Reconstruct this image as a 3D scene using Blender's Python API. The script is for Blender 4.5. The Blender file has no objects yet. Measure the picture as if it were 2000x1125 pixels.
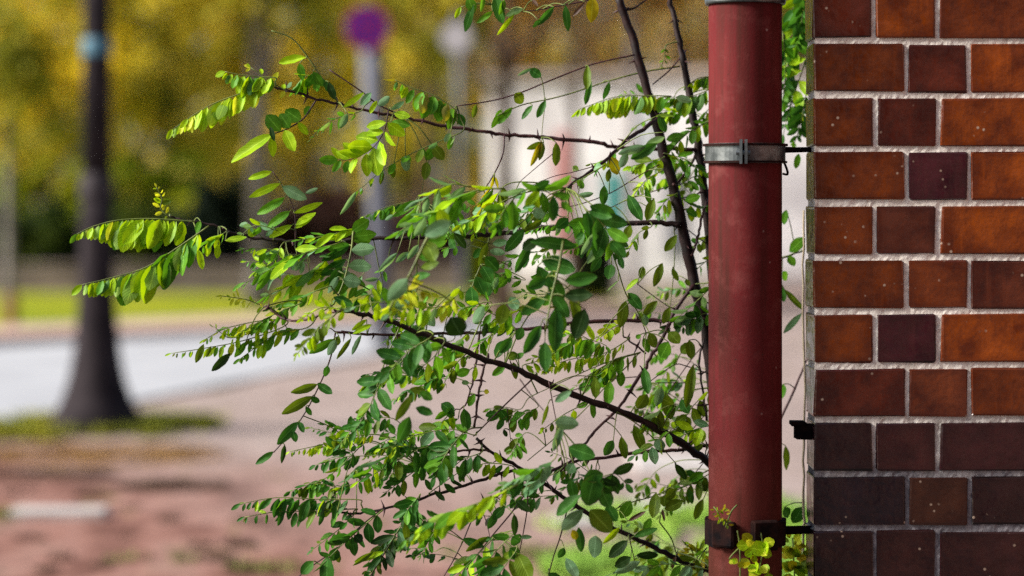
import bpy, bmesh, math, random
from mathutils import Vector, Matrix, noise
R = math.radians
rng = random.Random(7)
scene = bpy.context.scene
COL = scene.collection

# ------------------------------------------------------------------ camera
F = 4722.0            # focal length in pixels of a 2000 px wide picture (85 mm on 36 mm)
HZ = 390.0            # picture row of the horizon
EYE = 1.5
cam_d = bpy.data.cameras.new('camera')
cam_d.lens = 85; cam_d.sensor_width = 36; cam_d.sensor_fit = 'HORIZONTAL'
cam_d.shift_y = -(562.5 - HZ) / 2000.0
cam_d.clip_start = 0.1; cam_d.clip_end = 2000
cam_d.dof.use_dof = True; cam_d.dof.focus_distance = 4.32; cam_d.dof.aperture_fstop = 1.75
cam_d.dof.aperture_blades = 0
cam = bpy.data.objects.new('camera', cam_d); COL.objects.link(cam)
cam.location = (0, 0, EYE); cam.rotation_euler = (R(90), 0, 0)
scene.camera = cam
CAM = Vector((0, 0, EYE))

# ------------------------------------------------------------------ light
SUN_DIR = Vector((-0.86, -0.16, 0.54)).normalized()      # towards the sun
world = bpy.data.worlds.new('World'); scene.world = world; world.use_nodes = True
wn = world.node_tree
bg = wn.nodes['Background']
sky = wn.nodes.new('ShaderNodeTexSky'); sky.sky_type = 'NISHITA'; sky.sun_disc = False
sky.sun_elevation = math.asin(SUN_DIR.z)
sky.sun_rotation = math.atan2(SUN_DIR.x, SUN_DIR.y)
sky.air_density = 0.8; sky.dust_density = 2.0; sky.ozone_density = 0.6
wn.links.new(sky.outputs[0], bg.inputs[0]); bg.inputs[1].default_value = 0.05
sun_d = bpy.data.lights.new('sun', 'SUN'); sun_d.energy = 3.6; sun_d.angle = R(22); sun_d.color = (1.0, 0.95, 0.88)
sun = bpy.data.objects.new('sun', sun_d); COL.objects.link(sun)
sun.rotation_euler = (-SUN_DIR).to_track_quat('-Z', 'Y').to_euler(); sun.location = SUN_DIR * 30

vs = scene.view_settings
scene.display_settings.display_device = 'sRGB'
vs.view_transform = 'Standard'; vs.look = 'None'; vs.gamma = 1; vs.use_curve_mapping = False
vs.exposure = 1.45
scene.cycles.max_bounces = 6; scene.cycles.transparent_max_bounces = 8
scene.cycles.use_denoising = False
scene.cycles.sample_clamp_indirect = 6.0
scene.cycles.use_adaptive_sampling = False

# ------------------------------------------------------------------ helpers
def P(px, py, Y):
    return Vector(((px - 1000) / F * Y, Y, EYE - (py - HZ) / F * Y))

def ground_at(px, py):
    d = F * EYE / (py - HZ)
    return Vector(((px - 1000) / F * d, d, 0))

def mesh_obj(name, bm, mat=None, parent=None, smooth=False, link=True):
    me = bpy.data.meshes.new(name)
    bm.to_mesh(me); bm.free()
    if smooth:
        for p in me.polygons: p.use_smooth = True
    if mat is not None:
        for m in (mat if isinstance(mat, (list, tuple)) else [mat]): me.materials.append(m)
    o = bpy.data.objects.new(name, me); COL.objects.link(o)
    if parent: o.parent = parent
    return o

def data_obj(name, me, parent=None, mtx=None):
    o = bpy.data.objects.new(name, me); COL.objects.link(o)
    if parent: o.parent = parent
    if mtx is not None: o.matrix_basis = mtx
    return o

def empty(name, loc=(0, 0, 0)):
    o = bpy.data.objects.new(name, None); o.empty_display_size = 0.1
    COL.objects.link(o); o.location = loc
    return o

def tag(o, label=None, cat=None, group=None, kind=None):
    if label: o['label'] = label
    if cat: o['category'] = cat
    if group: o['group'] = group
    if kind: o['kind'] = kind
    return o

def tube(bm, pts, radii, seg=7, caps=True, mi=0):
    rings = []
    n = len(pts)
    up = Vector((0.13, 0.9, 0.4)).normalized()
    for i in range(n):
        t = (pts[min(i + 1, n - 1)] - pts[max(i - 1, 0)])
        if t.length < 1e-9: t = Vector((0, 0, 1))
        t.normalize()
        a = t.cross(up)
        if a.length < 1e-3: a = t.cross(Vector((1, 0, 0)))
        a.normalize(); b = t.cross(a).normalized()
        r = radii[i] if isinstance(radii, (list, tuple)) else radii
        rings.append([bm.verts.new(pts[i] + (a * math.cos(k * math.tau / seg) + b * math.sin(k * math.tau / seg)) * r) for k in range(seg)])
    for i in range(n - 1):
        for k in range(seg):
            f = bm.faces.new((rings[i][k], rings[i][(k + 1) % seg], rings[i + 1][(k + 1) % seg], rings[i + 1][k]))
            f.material_index = mi
    if caps:
        for rg in (rings[0][::-1], rings[-1]):
            f = bm.faces.new(rg); f.material_index = mi
    return rings

def lathe(bm, prof, cx, cy, seg=32):
    rings = []
    for r, z in prof:
        rings.append([bm.verts.new((cx + r * math.cos(k * math.tau / seg), cy + r * math.sin(k * math.tau / seg), z)) for k in range(seg)])
    for i in range(len(rings) - 1):
        for k in range(seg):
            bm.faces.new((rings[i][k], rings[i][(k + 1) % seg], rings[i + 1][(k + 1) % seg], rings[i + 1][k]))
    bm.faces.new(rings[0][::-1]); bm.faces.new(rings[-1])

def box(bm, lo, hi, bev=0.0):
    x0, y0, z0 = lo; x1, y1, z1 = hi
    v = [bm.verts.new(c) for c in ((x0, y0, z0), (x1, y0, z0), (x1, y1, z0), (x0, y1, z0), (x0, y0, z1), (x1, y0, z1), (x1, y1, z1), (x0, y1, z1))]
    fs = [bm.faces.new([v[i] for i in q]) for q in ((3, 2, 1, 0), (4, 5, 6, 7), (0, 1, 5, 4), (1, 2, 6, 5), (2, 3, 7, 6), (3, 0, 4, 7))]
    if bev:
        es = list({e for f in fs for e in f.edges})
        bmesh.ops.bevel(bm, geom=es, offset=bev, segments=1, affect='EDGES')

def catmull(pts, sub=4):
    if len(pts) < 3:
        a, b = pts[0], pts[-1]
        return [a.lerp(b, i / sub) for i in range(sub + 1)]
    out = []
    n = len(pts)
    for i in range(n - 1):
        p0 = pts[i - 1] if i > 0 else pts[0] * 2 - pts[1]
        p1, p2 = pts[i], pts[i + 1]
        p3 = pts[i + 2] if i + 2 < n else pts[-1] * 2 - pts[-2]
        for k in range(sub):
            t = k / sub
            out.append(0.5 * ((2 * p1) + (p2 - p0) * t + (2 * p0 - 5 * p1 + 4 * p2 - p3) * t * t + (3 * p1 - p0 - 3 * p2 + p3) * t ** 3))
    out.append(pts[-1].copy())
    return out

# ------------------------------------------------------------------ materials
class NT:
    def __init__(self, name):
        self.m = bpy.data.materials.new(name); self.m.use_nodes = True
        self.t = self.m.node_tree; self.p = self.t.nodes['Principled BSDF']; self.out = self.t.nodes['Material Output']
    def n(self, typ, **kw):
        o = self.t.nodes.new(typ)
        for k, v in kw.items(): setattr(o, k, v)
        return o
    def l(self, a, b): self.t.links.new(a, b)
    def pos(self):
        if not hasattr(self, '_pos'): self._pos = self.n('ShaderNodeNewGeometry').outputs['Position']
        return self._pos
    def noise(self, scale, detail=3, rough=0.55, vec=None, stretch=None):
        nd = self.n('ShaderNodeTexNoise'); nd.inputs['Scale'].default_value = scale
        nd.inputs['Detail'].default_value = detail; nd.inputs['Roughness'].default_value = rough
        v = vec or self.pos()
        if stretch:
            mp = self.n('ShaderNodeMapping'); mp.inputs['Scale'].default_value = stretch
            self.l(v, mp.inputs['Vector']); v = mp.outputs[0]
        self.l(v, nd.inputs['Vector'])
        return nd.outputs['Fac']
    def ramp(self, fac, stops):
        r = self.n('ShaderNodeValToRGB'); el = r.color_ramp.elements
        while len(el) < len(stops): el.new(0.5)
        for e, (p, c) in zip(el, stops):
            e.position = p; e.color = (*c, 1) if len(c) == 3 else c
        self.l(fac, r.inputs[0]); return r.outputs[0]
    def mix(self, fac, a, b, mode='MIX'):
        m = self.n('ShaderNodeMix'); m.data_type = 'RGBA'; m.blend_type = mode
        for s, v in ((m.inputs[0], fac), (m.inputs[6], a), (m.inputs[7], b)):
            if hasattr(v, 'links'): self.l(v, s)
            elif isinstance(v, (int, float)): s.default_value = v
            else: s.default_value = (*v, 1)
        return m.outputs[2]
    def bump(self, h, strength=0.3, dist=0.01):
        b = self.n('ShaderNodeBump'); b.inputs['Strength'].default_value = strength; b.inputs['Distance'].default_value = dist
        self.l(h, b.inputs['Height']); self.l(b.outputs[0], self.p.inputs['Normal'])
    def color(self, c):
        if hasattr(c, 'links'): self.l(c, self.p.inputs['Base Color'])
        else: self.p.inputs['Base Color'].default_value = (*c, 1)
    def rough(self, v, spec=None, metal=None):
        self.p.inputs['Roughness'].default_value = v
        if spec is not None: self.p.inputs['Specular IOR Level'].default_value = spec
        if metal is not None: self.p.inputs['Metallic'].default_value = metal

def mottled(name, a, b, scale=6, rough=0.8, bump=0.3, bscale=None, dist=0.01, spec=0.3, lo=0.35, hi=0.65, stretch=None):
    t = NT(name)
    f = t.noise(scale, 4, stretch=stretch)
    t.color(t.ramp(f, ((lo, a), (hi, b))))
    if bump: t.bump(t.noise(bscale or scale * 4, 4), bump, dist)
    t.rough(rough, spec)
    return t.m

LEAFCOL = {
    'l': ((0.22, 0.44, 0.004), (0.40, 0.60, 0.006)),
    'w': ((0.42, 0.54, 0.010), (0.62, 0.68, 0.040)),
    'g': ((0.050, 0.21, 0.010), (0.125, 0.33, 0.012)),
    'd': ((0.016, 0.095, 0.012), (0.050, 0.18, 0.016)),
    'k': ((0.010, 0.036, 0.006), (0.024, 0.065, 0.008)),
    'b': ((0.085, 0.23, 0.09), (0.20, 0.36, 0.19)),
    'o': ((0.070, 0.14, 0.006), (0.14, 0.22, 0.008)),
    'y': ((0.44, 0.30, 0.006), (0.30, 0.32, 0.006)),
    'r': ((0.07, 0.035, 0.028), (0.12, 0.07, 0.04)),
}
def leaf_mat(key):
    a, b = LEAFCOL[key]
    t = NT('leaf_' + key)
    base = t.ramp(t.noise(28, 3), ((0.32, a), (0.68, b)))
    # browned blotches on the older leaves
    if key in 'gdo':
        sp = t.noise(140, 2)
        base = t.mix(t.ramp(sp, ((0.70, (0, 0, 0)), (0.80, (0.6, 0.6, 0.6)))), base, (0.12, 0.07, 0.01))
    uv = t.n('ShaderNodeUVMap')
    sep = t.n('ShaderNodeSeparateXYZ'); t.l(uv.outputs[0], sep.inputs[0])
    ab = t.n('ShaderNodeMath', operation='ABSOLUTE')
    su = t.n('ShaderNodeMath', operation='SUBTRACT'); su.inputs[1].default_value = 0.5
    t.l(sep.outputs[1], su.inputs[0]); t.l(su.outputs[0], ab.inputs[0])
    rib = t.ramp(ab.outputs[0], ((0.0, (1, 1, 1)), (0.05, (0, 0, 0))))
    # side veins
    m1 = t.n('ShaderNodeMath', operation='MULTIPLY_ADD'); m1.inputs[1].default_value = 62
    t.l(sep.outputs[0], m1.inputs[0])
    m2 = t.n('ShaderNodeMath', operation='MULTIPLY'); m2.inputs[1].default_value = -30; t.l(ab.outputs[0], m2.inputs[0])
    t.l(m2.outputs[0], m1.inputs[2])
    sn = t.n('ShaderNodeMath', operation='SINE'); t.l(m1.outputs[0], sn.inputs[0])
    t.bump(sn.outputs[0], 0.12, 0.001)
    base = t.mix(rib, base, tuple(min(1, c * 1.6 + 0.03) for c in b))
    # dry brown rims, here and there
    rimf = t.n('ShaderNodeMath', operation='MULTIPLY'); 
    t.l(t.ramp(ab.outputs[0], ((0.36, (0, 0, 0)), (0.48, (1, 1, 1)))), rimf.inputs[0]); t.l(t.ramp(t.noise(45, 2), ((0.50, (0, 0, 0)), (0.66, (.6, .6, .6)))), rimf.inputs[1])
    if key in 'gdokb': base = t.mix(rimf.outputs[0], base, (0.10, 0.05, 0.012))
    geo = t.n('ShaderNodeNewGeometry')
    back = t.mix(0.45, base, (0.16, 0.27, 0.13))
    colr = t.mix(geo.outputs['Backfacing'], base, back)
    t.color(colr); t.rough(0.5 if key != 'b' else 0.65, 0.22)
    tr = t.n('ShaderNodeBsdfTranslucent')
    hs = t.mix(0.5, base, (0.45, 0.62, 0.01), 'MULTIPLY') if False else t.mix(0.25, base, (b[0] * 2.2, b[1] * 1.7, 0.0))
    t.l(hs, tr.inputs[0])
    ms = t.n('ShaderNodeMixShader'); ms.inputs[0].default_value = 0.42
    t.l(t.p.outputs[0], ms.inputs[1]); t.l(tr.outputs[0], ms.inputs[2]); t.l(ms.outputs[0], t.out.inputs[0])
    return t.m
LEAF_KEYS = list(LEAFCOL)
LM = {k: leaf_mat(k) for k in LEAF_KEYS}

def tree_leaf_mat(name, stops, scale=0.9):
    t = NT(name)
    c = t.ramp(t.noise(scale, 2, 0.5), stops)
    t.color(c); t.rough(0.6, 0.2)
    tr = t.n('ShaderNodeBsdfTranslucent'); t.l(c, tr.inputs[0])
    ms = t.n('ShaderNodeMixShader'); ms.inputs[0].default_value = 0.5
    t.l(t.p.outputs[0], ms.inputs[1]); t.l(tr.outputs[0], ms.inputs[2]); t.l(ms.outputs[0], t.out.inputs[0])
    return t.m

M = {}
M['bark'] = mottled('robinia_bark', (0.009, 0.004, 0.004), (0.026, 0.010, 0.009), 60, 0.6, 0.4, 200, 0.001)
M['stem_green'] = mottled('stem_green', (0.06, 0.09, 0.015), (0.16, 0.20, 0.04), 40, 0.5, 0)
M['stem_red'] = mottled('stem_red', (0.030, 0.011, 0.014), (0.075, 0.028, 0.028), 50, 0.5, 0)
M['dry_stem'] = mottled('dry_stem', (0.30, 0.24, 0.16), (0.45, 0.38, 0.28), 40, 0.8, 0)
M['thorn'] = mottled('thorn', (0.03, 0.012, 0.014), (0.07, 0.025, 0.025), 80, 0.5, 0)
M['iron'] = mottled('lamp_iron', (0.018, 0.014, 0.016), (0.034, 0.027, 0.030), 5, 0.8, 0.2, spec=0.08)
M['iron_pale'] = mottled('lamp_collar_paint', (0.040, 0.034, 0.037), (0.06, 0.052, 0.056), 5, 0.8, 0, spec=0.1)
M['rust_iron'] = mottled('rusty_iron', (0.007, 0.005, 0.006), (0.026, 0.010, 0.008), 45, 0.9, 0.7, 120, 0.002, spec=0.08)
M['zinc'] = mottled('zinc', (0.085, 0.097, 0.10), (0.21, 0.23, 0.235), 40, 0.42, 0.2, 150, 0.001, spec=0.5)
M['zinc'].node_tree.nodes['Principled BSDF'].inputs['Metallic'].default_value = 0.85
M['pole'] = mottled('grey_mast', (0.085, 0.088, 0.11), (0.13, 0.135, 0.165), 3, 0.6, 0)
M['trunk_grey'] = mottled('trunk_grey', (0.13, 0.11, 0.11), (0.24, 0.21, 0.20), 4, 0.9, 0.6, 14, 0.03)
M['trunk_dark'] = mottled('trunk_dark', (0.030, 0.018, 0.010), (0.065, 0.038, 0.022), 4, 0.9, 0.6, 14, 0.03)
M['sign_blue'] = mottled('sign_blue', (0.030, 0.006, 0.15), (0.038, 0.008, 0.19), 3, 0.4, 0)
M['sign_red'] = mottled('sign_red', (0.34, 0.008, 0.055), (0.38, 0.010, 0.065), 3, 0.4, 0)
M['sign_back'] = mottled('sign_white', (0.42, 0.39, 0.39), (0.50, 0.47, 0.47), 3, 0.5, 0)
M['render'] = mottled('white_render', (0.40, 0.38, 0.395), (0.60, 0.58, 0.59), 1.2, 0.9, 0.2, 30, 0.005)
M['plinth'] = mottled('grey_plinth', (0.26, 0.22, 0.21), (0.36, 0.30, 0.28), 2, 0.9, 0.2)
M['door'] = mottled('faded_red_door', (0.30, 0.13, 0.13), (0.38, 0.18, 0.18), 2, 0.6, 0)
M['teal'] = mottled('teal_paint', (0.01, 0.16, 0.15), (0.015, 0.20, 0.19), 2, 0.5, 0)
M['wallstone'] = mottled('low_wall_stone', (0.12, 0.09, 0.085), (0.22, 0.17, 0.16), 1.5, 0.9, 0.4)
M['slab'] = mottled('pale_stone', (0.36, 0.33, 0.31), (0.50, 0.47, 0.45), 9, 0.85, 0.3)
M['blue_band'] = mottled('pale_blue_band', (0.05, 0.13, 0.18), (0.07, 0.17, 0.23), 6, 0.5, 0)
M['grass'] = mottled('grass_blades', (0.12, 0.28, 0.03), (0.36, 0.54, 0.08), 4, 0.6, 0)

# ------------------------------------------------------------------ ground
def ground_mat():
    t = NT('pavement_dirt')
    big = t.noise(0.55, 4, 0.6, stretch=(1, 0.55, 1))
    mid = t.noise(2.6, 4, 0.6, stretch=(1, 0.5, 1))
    c = t.ramp(big, ((0.30, (0.33, 0.22, 0.19)), (0.5, (0.46, 0.33, 0.30)), (0.7, (0.55, 0.43, 0.39))))
    sp_ = t.n('ShaderNodeSeparateXYZ'); t.l(t.pos(), sp_.inputs[0])
    za = t.n('ShaderNodeMath', operation='MULTIPLY_ADD'); za.inputs[1].default_value = -0.16; t.l(sp_.outputs[1], za.inputs[0]); za.inputs[2].default_value = 2.05
    zb_ = t.n('ShaderNodeMath', operation='MULTIPLY_ADD'); zb_.inputs[1].default_value = -0.24; t.l(sp_.outputs[0], zb_.inputs[0]); t.l(za.outputs[0], zb_.inputs[2])
    zc_ = t.n('ShaderNodeMath', operation='MULTIPLY_ADD'); zc_.inputs[1].default_value = 0.8; t.l(big, zc_.inputs[0]); t.l(zb_.outputs[0], zc_.inputs[2])
    zone = t.ramp(zc_.outputs[0], ((0.35, (0, 0, 0)), (1.0, (1, 1, 1))))
    c = t.mix(zone, t.ramp(mid, ((0.3, (0.31, 0.25, 0.225)), (0.7, (0.44, 0.365, 0.335)))), t.ramp(mid, ((0.36, (0.14, 0.060, 0.043)), (0.48, (0.27, 0.135, 0.104)), (0.64, (0.41, 0.24, 0.20)))))
    c = t.mix(t.ramp(mid, ((0.56, (0, 0, 0)), (0.70, (0.85, 0.85, 0.85)))), c, (0.17, 0.11, 0.075))
    c = t.mix(t.ramp(t.noise(3.6, 3, stretch=(1, 0.6, 1)), ((0.63, (0, 0, 0)), (0.72, (0.8, 0.8, 0.8)))), c, (0.16, 0.15, 0.03))
    streak = t.noise(5.5, 4, 0.65, stretch=(0.55, 0.8, 1))
    c = t.mix(t.ramp(streak, ((0.50, (0, 0, 0)), (0.66, (0.55, 0.55, 0.55)))), c, t.mix(1.0, c, (0.42, 0.33, 0.30), 'MULTIPLY'))
    # brick paving seen only as a fine grain at this distance
    br = t.n('ShaderNodeTexBrick'); br.inputs['Scale'].default_value = 4.5
    br.inputs['Color1'].default_value = (0.95, 0.9, 0.9, 1); br.inputs['Color2'].default_value = (0.75, 0.72, 0.72, 1)
    br.inputs['Mortar'].default_value = (0.5, 0.45, 0.42, 1); br.inputs['Mortar Size'].default_value = 0.02
    t.l(t.pos(), br.inputs['Vector'])
    c = t.mix(0.7, c, br.outputs[0], 'MULTIPLY')
    t.color(c); t.rough(0.9, 0.2); t.bump(t.noise(14, 4), 0.5, 0.03)
    return t.m

bm = bmesh.new()
ys = [-6, -2, 2, 4, 6] + [7 + 0.5 * i for i in range(48)] + [34, 40, 60, 100, 250, 900]
xs = [-900, -200, -60, -25, -12] + [-8 + 0.5 * i for i in range(33)] + [12, 25, 60, 200, 900]
gv = [[bm.verts.new((x, y, 0.016 * noise.noise(Vector((x * 0.9, y * 0.9, 0))) - 0.012 if abs(x) <= 8 and 6 < y < 31 else -0.01)) for x in xs] for y in ys]
for j in range(len(ys) - 1):
    for i in range(len(xs) - 1):
        bm.faces.new((gv[j][i], gv[j][i + 1], gv[j + 1][i + 1], gv[j + 1][i]))
tag(mesh_obj('ground', bm, ground_mat(), smooth=True), kind='structure')

def sheet(name, pts, z, mat, thick=0.0):
    bm = bmesh.new()
    v = [bm.verts.new((x, y, z)) for x, y in pts]
    f = bm.faces.new(v)
    if f.normal.z < 0: f.normal_flip()
    if thick:
        r = bmesh.ops.extrude_face_region(bm, geom=[f])
        for e in r['geom']:
            if isinstance(e, bmesh.types.BMVert): e.co.z -= thick
        bmesh.ops.recalc_face_normals(bm, faces=bm.faces)
    o = mesh_obj(name, bm, mat)
    tag(o, kind='structure'); return o

asphalt = mottled('worn_asphalt', (0.33, 0.338, 0.36), (0.41, 0.42, 0.44), 0.8, 0.85, 0.2, 40, 0.004)
sheet('road', [(-14, -26.5), (-0.35, 26.9), (0.6, 30.2), (-1.2, 28.4), (-5.2, 24.6), (-30, 0), (-30, -26.5)] if False else
      [(-6.6, 4.0), (-0.2, 27.4), (1.0, 31.0), (-1.2, 28.6), (-5.2, 24.6), (-26, 4.0)], 0.012, asphalt)
sheet('far_pavement', [(-26, 4.6), (-5.4, 24.7), (-1.3, 28.7), (9, 38), (9, 40), (-2.5, 29.9), (-6.6, 25.9), (-27, 5.6)], 0.10,
      mottled('far_paving', (0.42, 0.28, 0.23), (0.52, 0.38, 0.32), 1.2, 0.9, 0.2), 0.12)
sheet('added_dark_yard', [(-14, -6), (1.545, -6), (1.545, 4.4), (2.5, 7.6), (-14, 7.2)], 0.012, mottled('dark_asphalt', (0.030, 0.030, 0.032), (0.06, 0.058, 0.058), 3, 0.9, 0.3, 60, 0.004))  # unseen dark ground, added to cut the light bounced onto the downpipe
lawn_m = NT('lawn')
lawn_m.color(lawn_m.ramp(lawn_m.noise(0.5, 4, 0.6), ((0.3, (0.12, 0.17, 0.008)), (0.5, (0.21, 0.25, 0.010)), (0.68, (0.34, 0.30, 0.014)))))
lawn_m.rough(0.9, 0.1); lawn_m.bump(lawn_m.noise(20, 3), 0.6, 0.04)
sheet('lawn', [(-60, 15), (-27, 6), (-6.7, 26), (-2.5, 30), (9, 40), (60, 60), (60, 95), (-60, 95)], 0.06, lawn_m.m, 0.07)

def blades(name, areas, mat, label, h0, h1, dens, sd, gap=-0.18):
    r = random.Random(sd); bm = bmesh.new()
    for cx, cy, rx, ry in areas:
        for _ in range(int(dens * math.pi * rx * ry)):
            a = r.uniform(0, math.tau); q = math.sqrt(r.random())
            x = cx + rx * q * math.cos(a); y = cy + ry * q * math.sin(a)
            if noise.noise(Vector((x * 3, y * 3, 4.2))) < gap: continue
            h = r.uniform(h0, h1); w = 0.0035; b = r.uniform(0, math.tau)
            dx, dy = math.cos(b) * w, math.sin(b) * w
            lx, ly = r.uniform(-.6, .6) * h, r.uniform(-.6, .6) * h
            v = [bm.verts.new(c) for c in ((x - dx, y - dy, -0.02), (x + dx, y + dy, -0.02), (x + lx * .5 + dx * .7, y + ly * .5 + dy * .7, h * .6), (x + lx, y + ly, h))]
            bm.faces.new((v[0], v[1], v[2])); bm.faces.new((v[0], v[2], v[3]))
    o = mesh_obj(name, bm, mat)
    tag(o, label, 'grass', kind='stuff'); return o
g1 = ground_at(120, 836)
blades('grass', [(g1.x, g1.y, 1.0, 0.75), (-4.6, 15.2, 1.4, 1.0), (-2.45, 16.2, 0.55, 0.32)],
       mottled('verge_grass', (0.14, 0.17, 0.008), (0.30, 0.28, 0.012), 1.5, 0.7, 0), 'mown yellow-green grass strip round the lamp post foot', 0.03, 0.09, 4200, 3)
blades('grass', [(0.60, 9.6, 0.5, 0.75), (0.52, 11.3, 0.42, 0.4), (0.28, 9.5, 0.2, 0.5), (1.15, 10.5, 0.5, 1.6)],
       M['grass'], 'bright green grass tufts behind the foot of the thorny shrub', 0.02, 0.08, 5200, 5, 0.02)
blades('weeds', [(-0.95, 9.9, 0.25, 0.15), (-1.5, 10.1, 0.2, 0.12), (-2.42, 11.55, 0.10, 0.2), (0.0, 10.3, 0.3, 0.2)],
       mottled('weed_tufts', (0.10, 0.12, 0.02), (0.18, 0.20, 0.04), 2.5, 0.7, 0), 'sparse low weeds between the pink paving', 0.01, 0.035, 2500, 8)

LIT = mottled('dead_leaves', (0.035, 0.022, 0.014), (0.10, 0.06, 0.03), 6, 0.9, 0)
g2, g3, g4, g5 = ground_at(100, 928), ground_at(340, 948), ground_at(430, 1088), ground_at(470, 1062)
blades('leaf_litter', [(g2.x, g2.y, 0.36, 0.16), (g3.x, g3.y, 0.30, 0.2), (g4.x, g4.y, 0.06, 0.05), (g5.x, g5.y, 0.08, 0.06)], LIT, 'dark brown dead leaves swept along the pink paving', 0.006, 0.03, 9000, 9)
fl = []
for q in ((60, 1050), (420, 1085), (380, 1062), (200, 1100), (300, 1108), (120, 1085), (260, 1040), (330, 1010), (40, 960), (180, 965), (500, 1010), (560, 960), (90, 1110), (470, 1110), (250, 985)):
    p_ = ground_at(*q); fl.append((p_.x, p_.y, rng.uniform(.05, .13), rng.uniform(.05, .12)))
blades('leaf_litter', fl, LIT, 'small dark clumps of dead leaves scattered over the reddish ground', 0.004, 0.018, 6000, 12)
blades('leaf_litter', [(g2.x + .1, g2.y + 1.1, 0.75, 0.65)], mottled('tan_leaves', (0.20, 0.11, 0.03), (0.34, 0.20, 0.07), 5, 0.9, 0), 'tan fallen leaves in front of the grass strip', 0.005, 0.02, 5000, 10)
def slab(px0, px1, py, dy, label, rot=0, grp=None):
    a, b = ground_at(px0, py), ground_at(px1, py)
    w = (b - a).length
    bm = bmesh.new(); box(bm, (-w / 2, -dy / 2, -0.04), (w / 2, dy / 2, 0.018), 0.006)
    for v in bm.verts: v.co += Vector((rng.uniform(-.006, .006), rng.uniform(-.006, .006), rng.uniform(-.003, .003)))
    o = mesh_obj('paving_slab', bm, M['slab']); o.location = (a + b) / 2; o.rotation_euler.z = rot
    tag(o, label, 'stone slab', grp)
slab(22, 208, 1002, 0.20, 'pale stone slab lying in the pink paving in front of the lamp post', 0.02, 'pale stone slabs')
slab(1235, 1420, 905, 0.75, 'long whitish stone slab behind the shrub, farthest from the grass tufts', 0.03, 'pale stone slabs')
slab(1225, 1330, 985, 0.30, 'small whitish stone slab between the shrub and the bright grass, nearest the downpipe', -0.06, 'pale stone slabs')
slab(1085, 1160, 1020, 0.25, 'small whitish stone slab left of the bright green grass tufts', 0.1, 'pale stone slabs')

# ------------------------------------------------------------------ brick wall
def brick_mat():
    t = NT('glazed_brick')
    oi = t.n('ShaderNodeObjectInfo')
    base = oi.outputs['Color']
    f = t.noise(16, 4, 0.6)
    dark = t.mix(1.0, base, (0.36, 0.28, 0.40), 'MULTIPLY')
    c = t.mix(t.ramp(f, ((0.38, (0, 0, 0)), (0.66, (1, 1, 1)))), base, dark)
    st = t.noise(30, 3, 0.6, stretch=(1.6, 1, 0.12))
    c = t.mix(t.ramp(st, ((0.55, (0, 0, 0)), (0.75, (0.45, 0.45, 0.45)))), c, t.mix(1.0, base, (1.5, 1.5, 1.2), 'MULTIPLY'))
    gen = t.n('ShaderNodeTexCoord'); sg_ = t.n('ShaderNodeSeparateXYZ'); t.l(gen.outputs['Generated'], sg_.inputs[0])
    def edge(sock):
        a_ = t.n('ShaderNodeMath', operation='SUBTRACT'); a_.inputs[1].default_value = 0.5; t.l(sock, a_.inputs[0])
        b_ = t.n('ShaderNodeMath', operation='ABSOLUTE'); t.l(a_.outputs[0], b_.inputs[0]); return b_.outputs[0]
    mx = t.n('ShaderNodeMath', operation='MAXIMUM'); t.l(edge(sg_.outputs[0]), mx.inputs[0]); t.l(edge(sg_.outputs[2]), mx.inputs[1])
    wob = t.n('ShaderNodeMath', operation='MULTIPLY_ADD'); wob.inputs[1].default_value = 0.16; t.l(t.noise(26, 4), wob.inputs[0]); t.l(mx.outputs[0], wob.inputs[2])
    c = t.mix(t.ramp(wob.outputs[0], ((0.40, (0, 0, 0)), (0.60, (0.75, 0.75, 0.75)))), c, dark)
    fine = t.noise(420, 2)
    c = t.mix(t.ramp(fine, ((0.45, (0, 0, 0)), (0.7, (0.28, 0.28, 0.28)))), c, (0.03, 0.012, 0.012))
    vo = t.n('ShaderNodeTexVoronoi'); vo.inputs['Scale'].default_value = 62; t.l(t.pos(), vo.inputs['Vector'])
    sel = t.noise(21, 1)
    m = t.n('ShaderNodeMath', operation='MULTIPLY')
    t.l(t.ramp(vo.outputs['Distance'], ((0.10, (1, 1, 1)), (0.20, (0, 0, 0)))), m.inputs[0])
    t.l(t.ramp(sel, ((0.60, (0, 0, 0)), (0.66, (1, 1, 1)))), m.inputs[1])
    c = t.mix(m.outputs[0], c, (0.34, 0.25, 0.19))
    t.color(c); t.p.inputs['Roughness'].default_value = 0.32
    t.l(t.ramp(t.noise(35, 3), ((0.3, (0.12, 0.12, 0.12)), (0.75, (0.32, 0.32, 0.32)))), t.p.inputs['Roughness'])
    t.p.inputs['Specular IOR Level'].default_value = 0.6
    hb = t.n('ShaderNodeMath', operation='MULTIPLY_ADD'); hb.inputs[1].default_value = 0.10
    t.l(t.noise(110, 4, 0.7), hb.inputs[0]); t.l(t.noise(19, 3), hb.inputs[2])
    t.bump(hb.outputs[0], 0.6, 0.007)
    return t.m
BRM = brick_mat()
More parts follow.
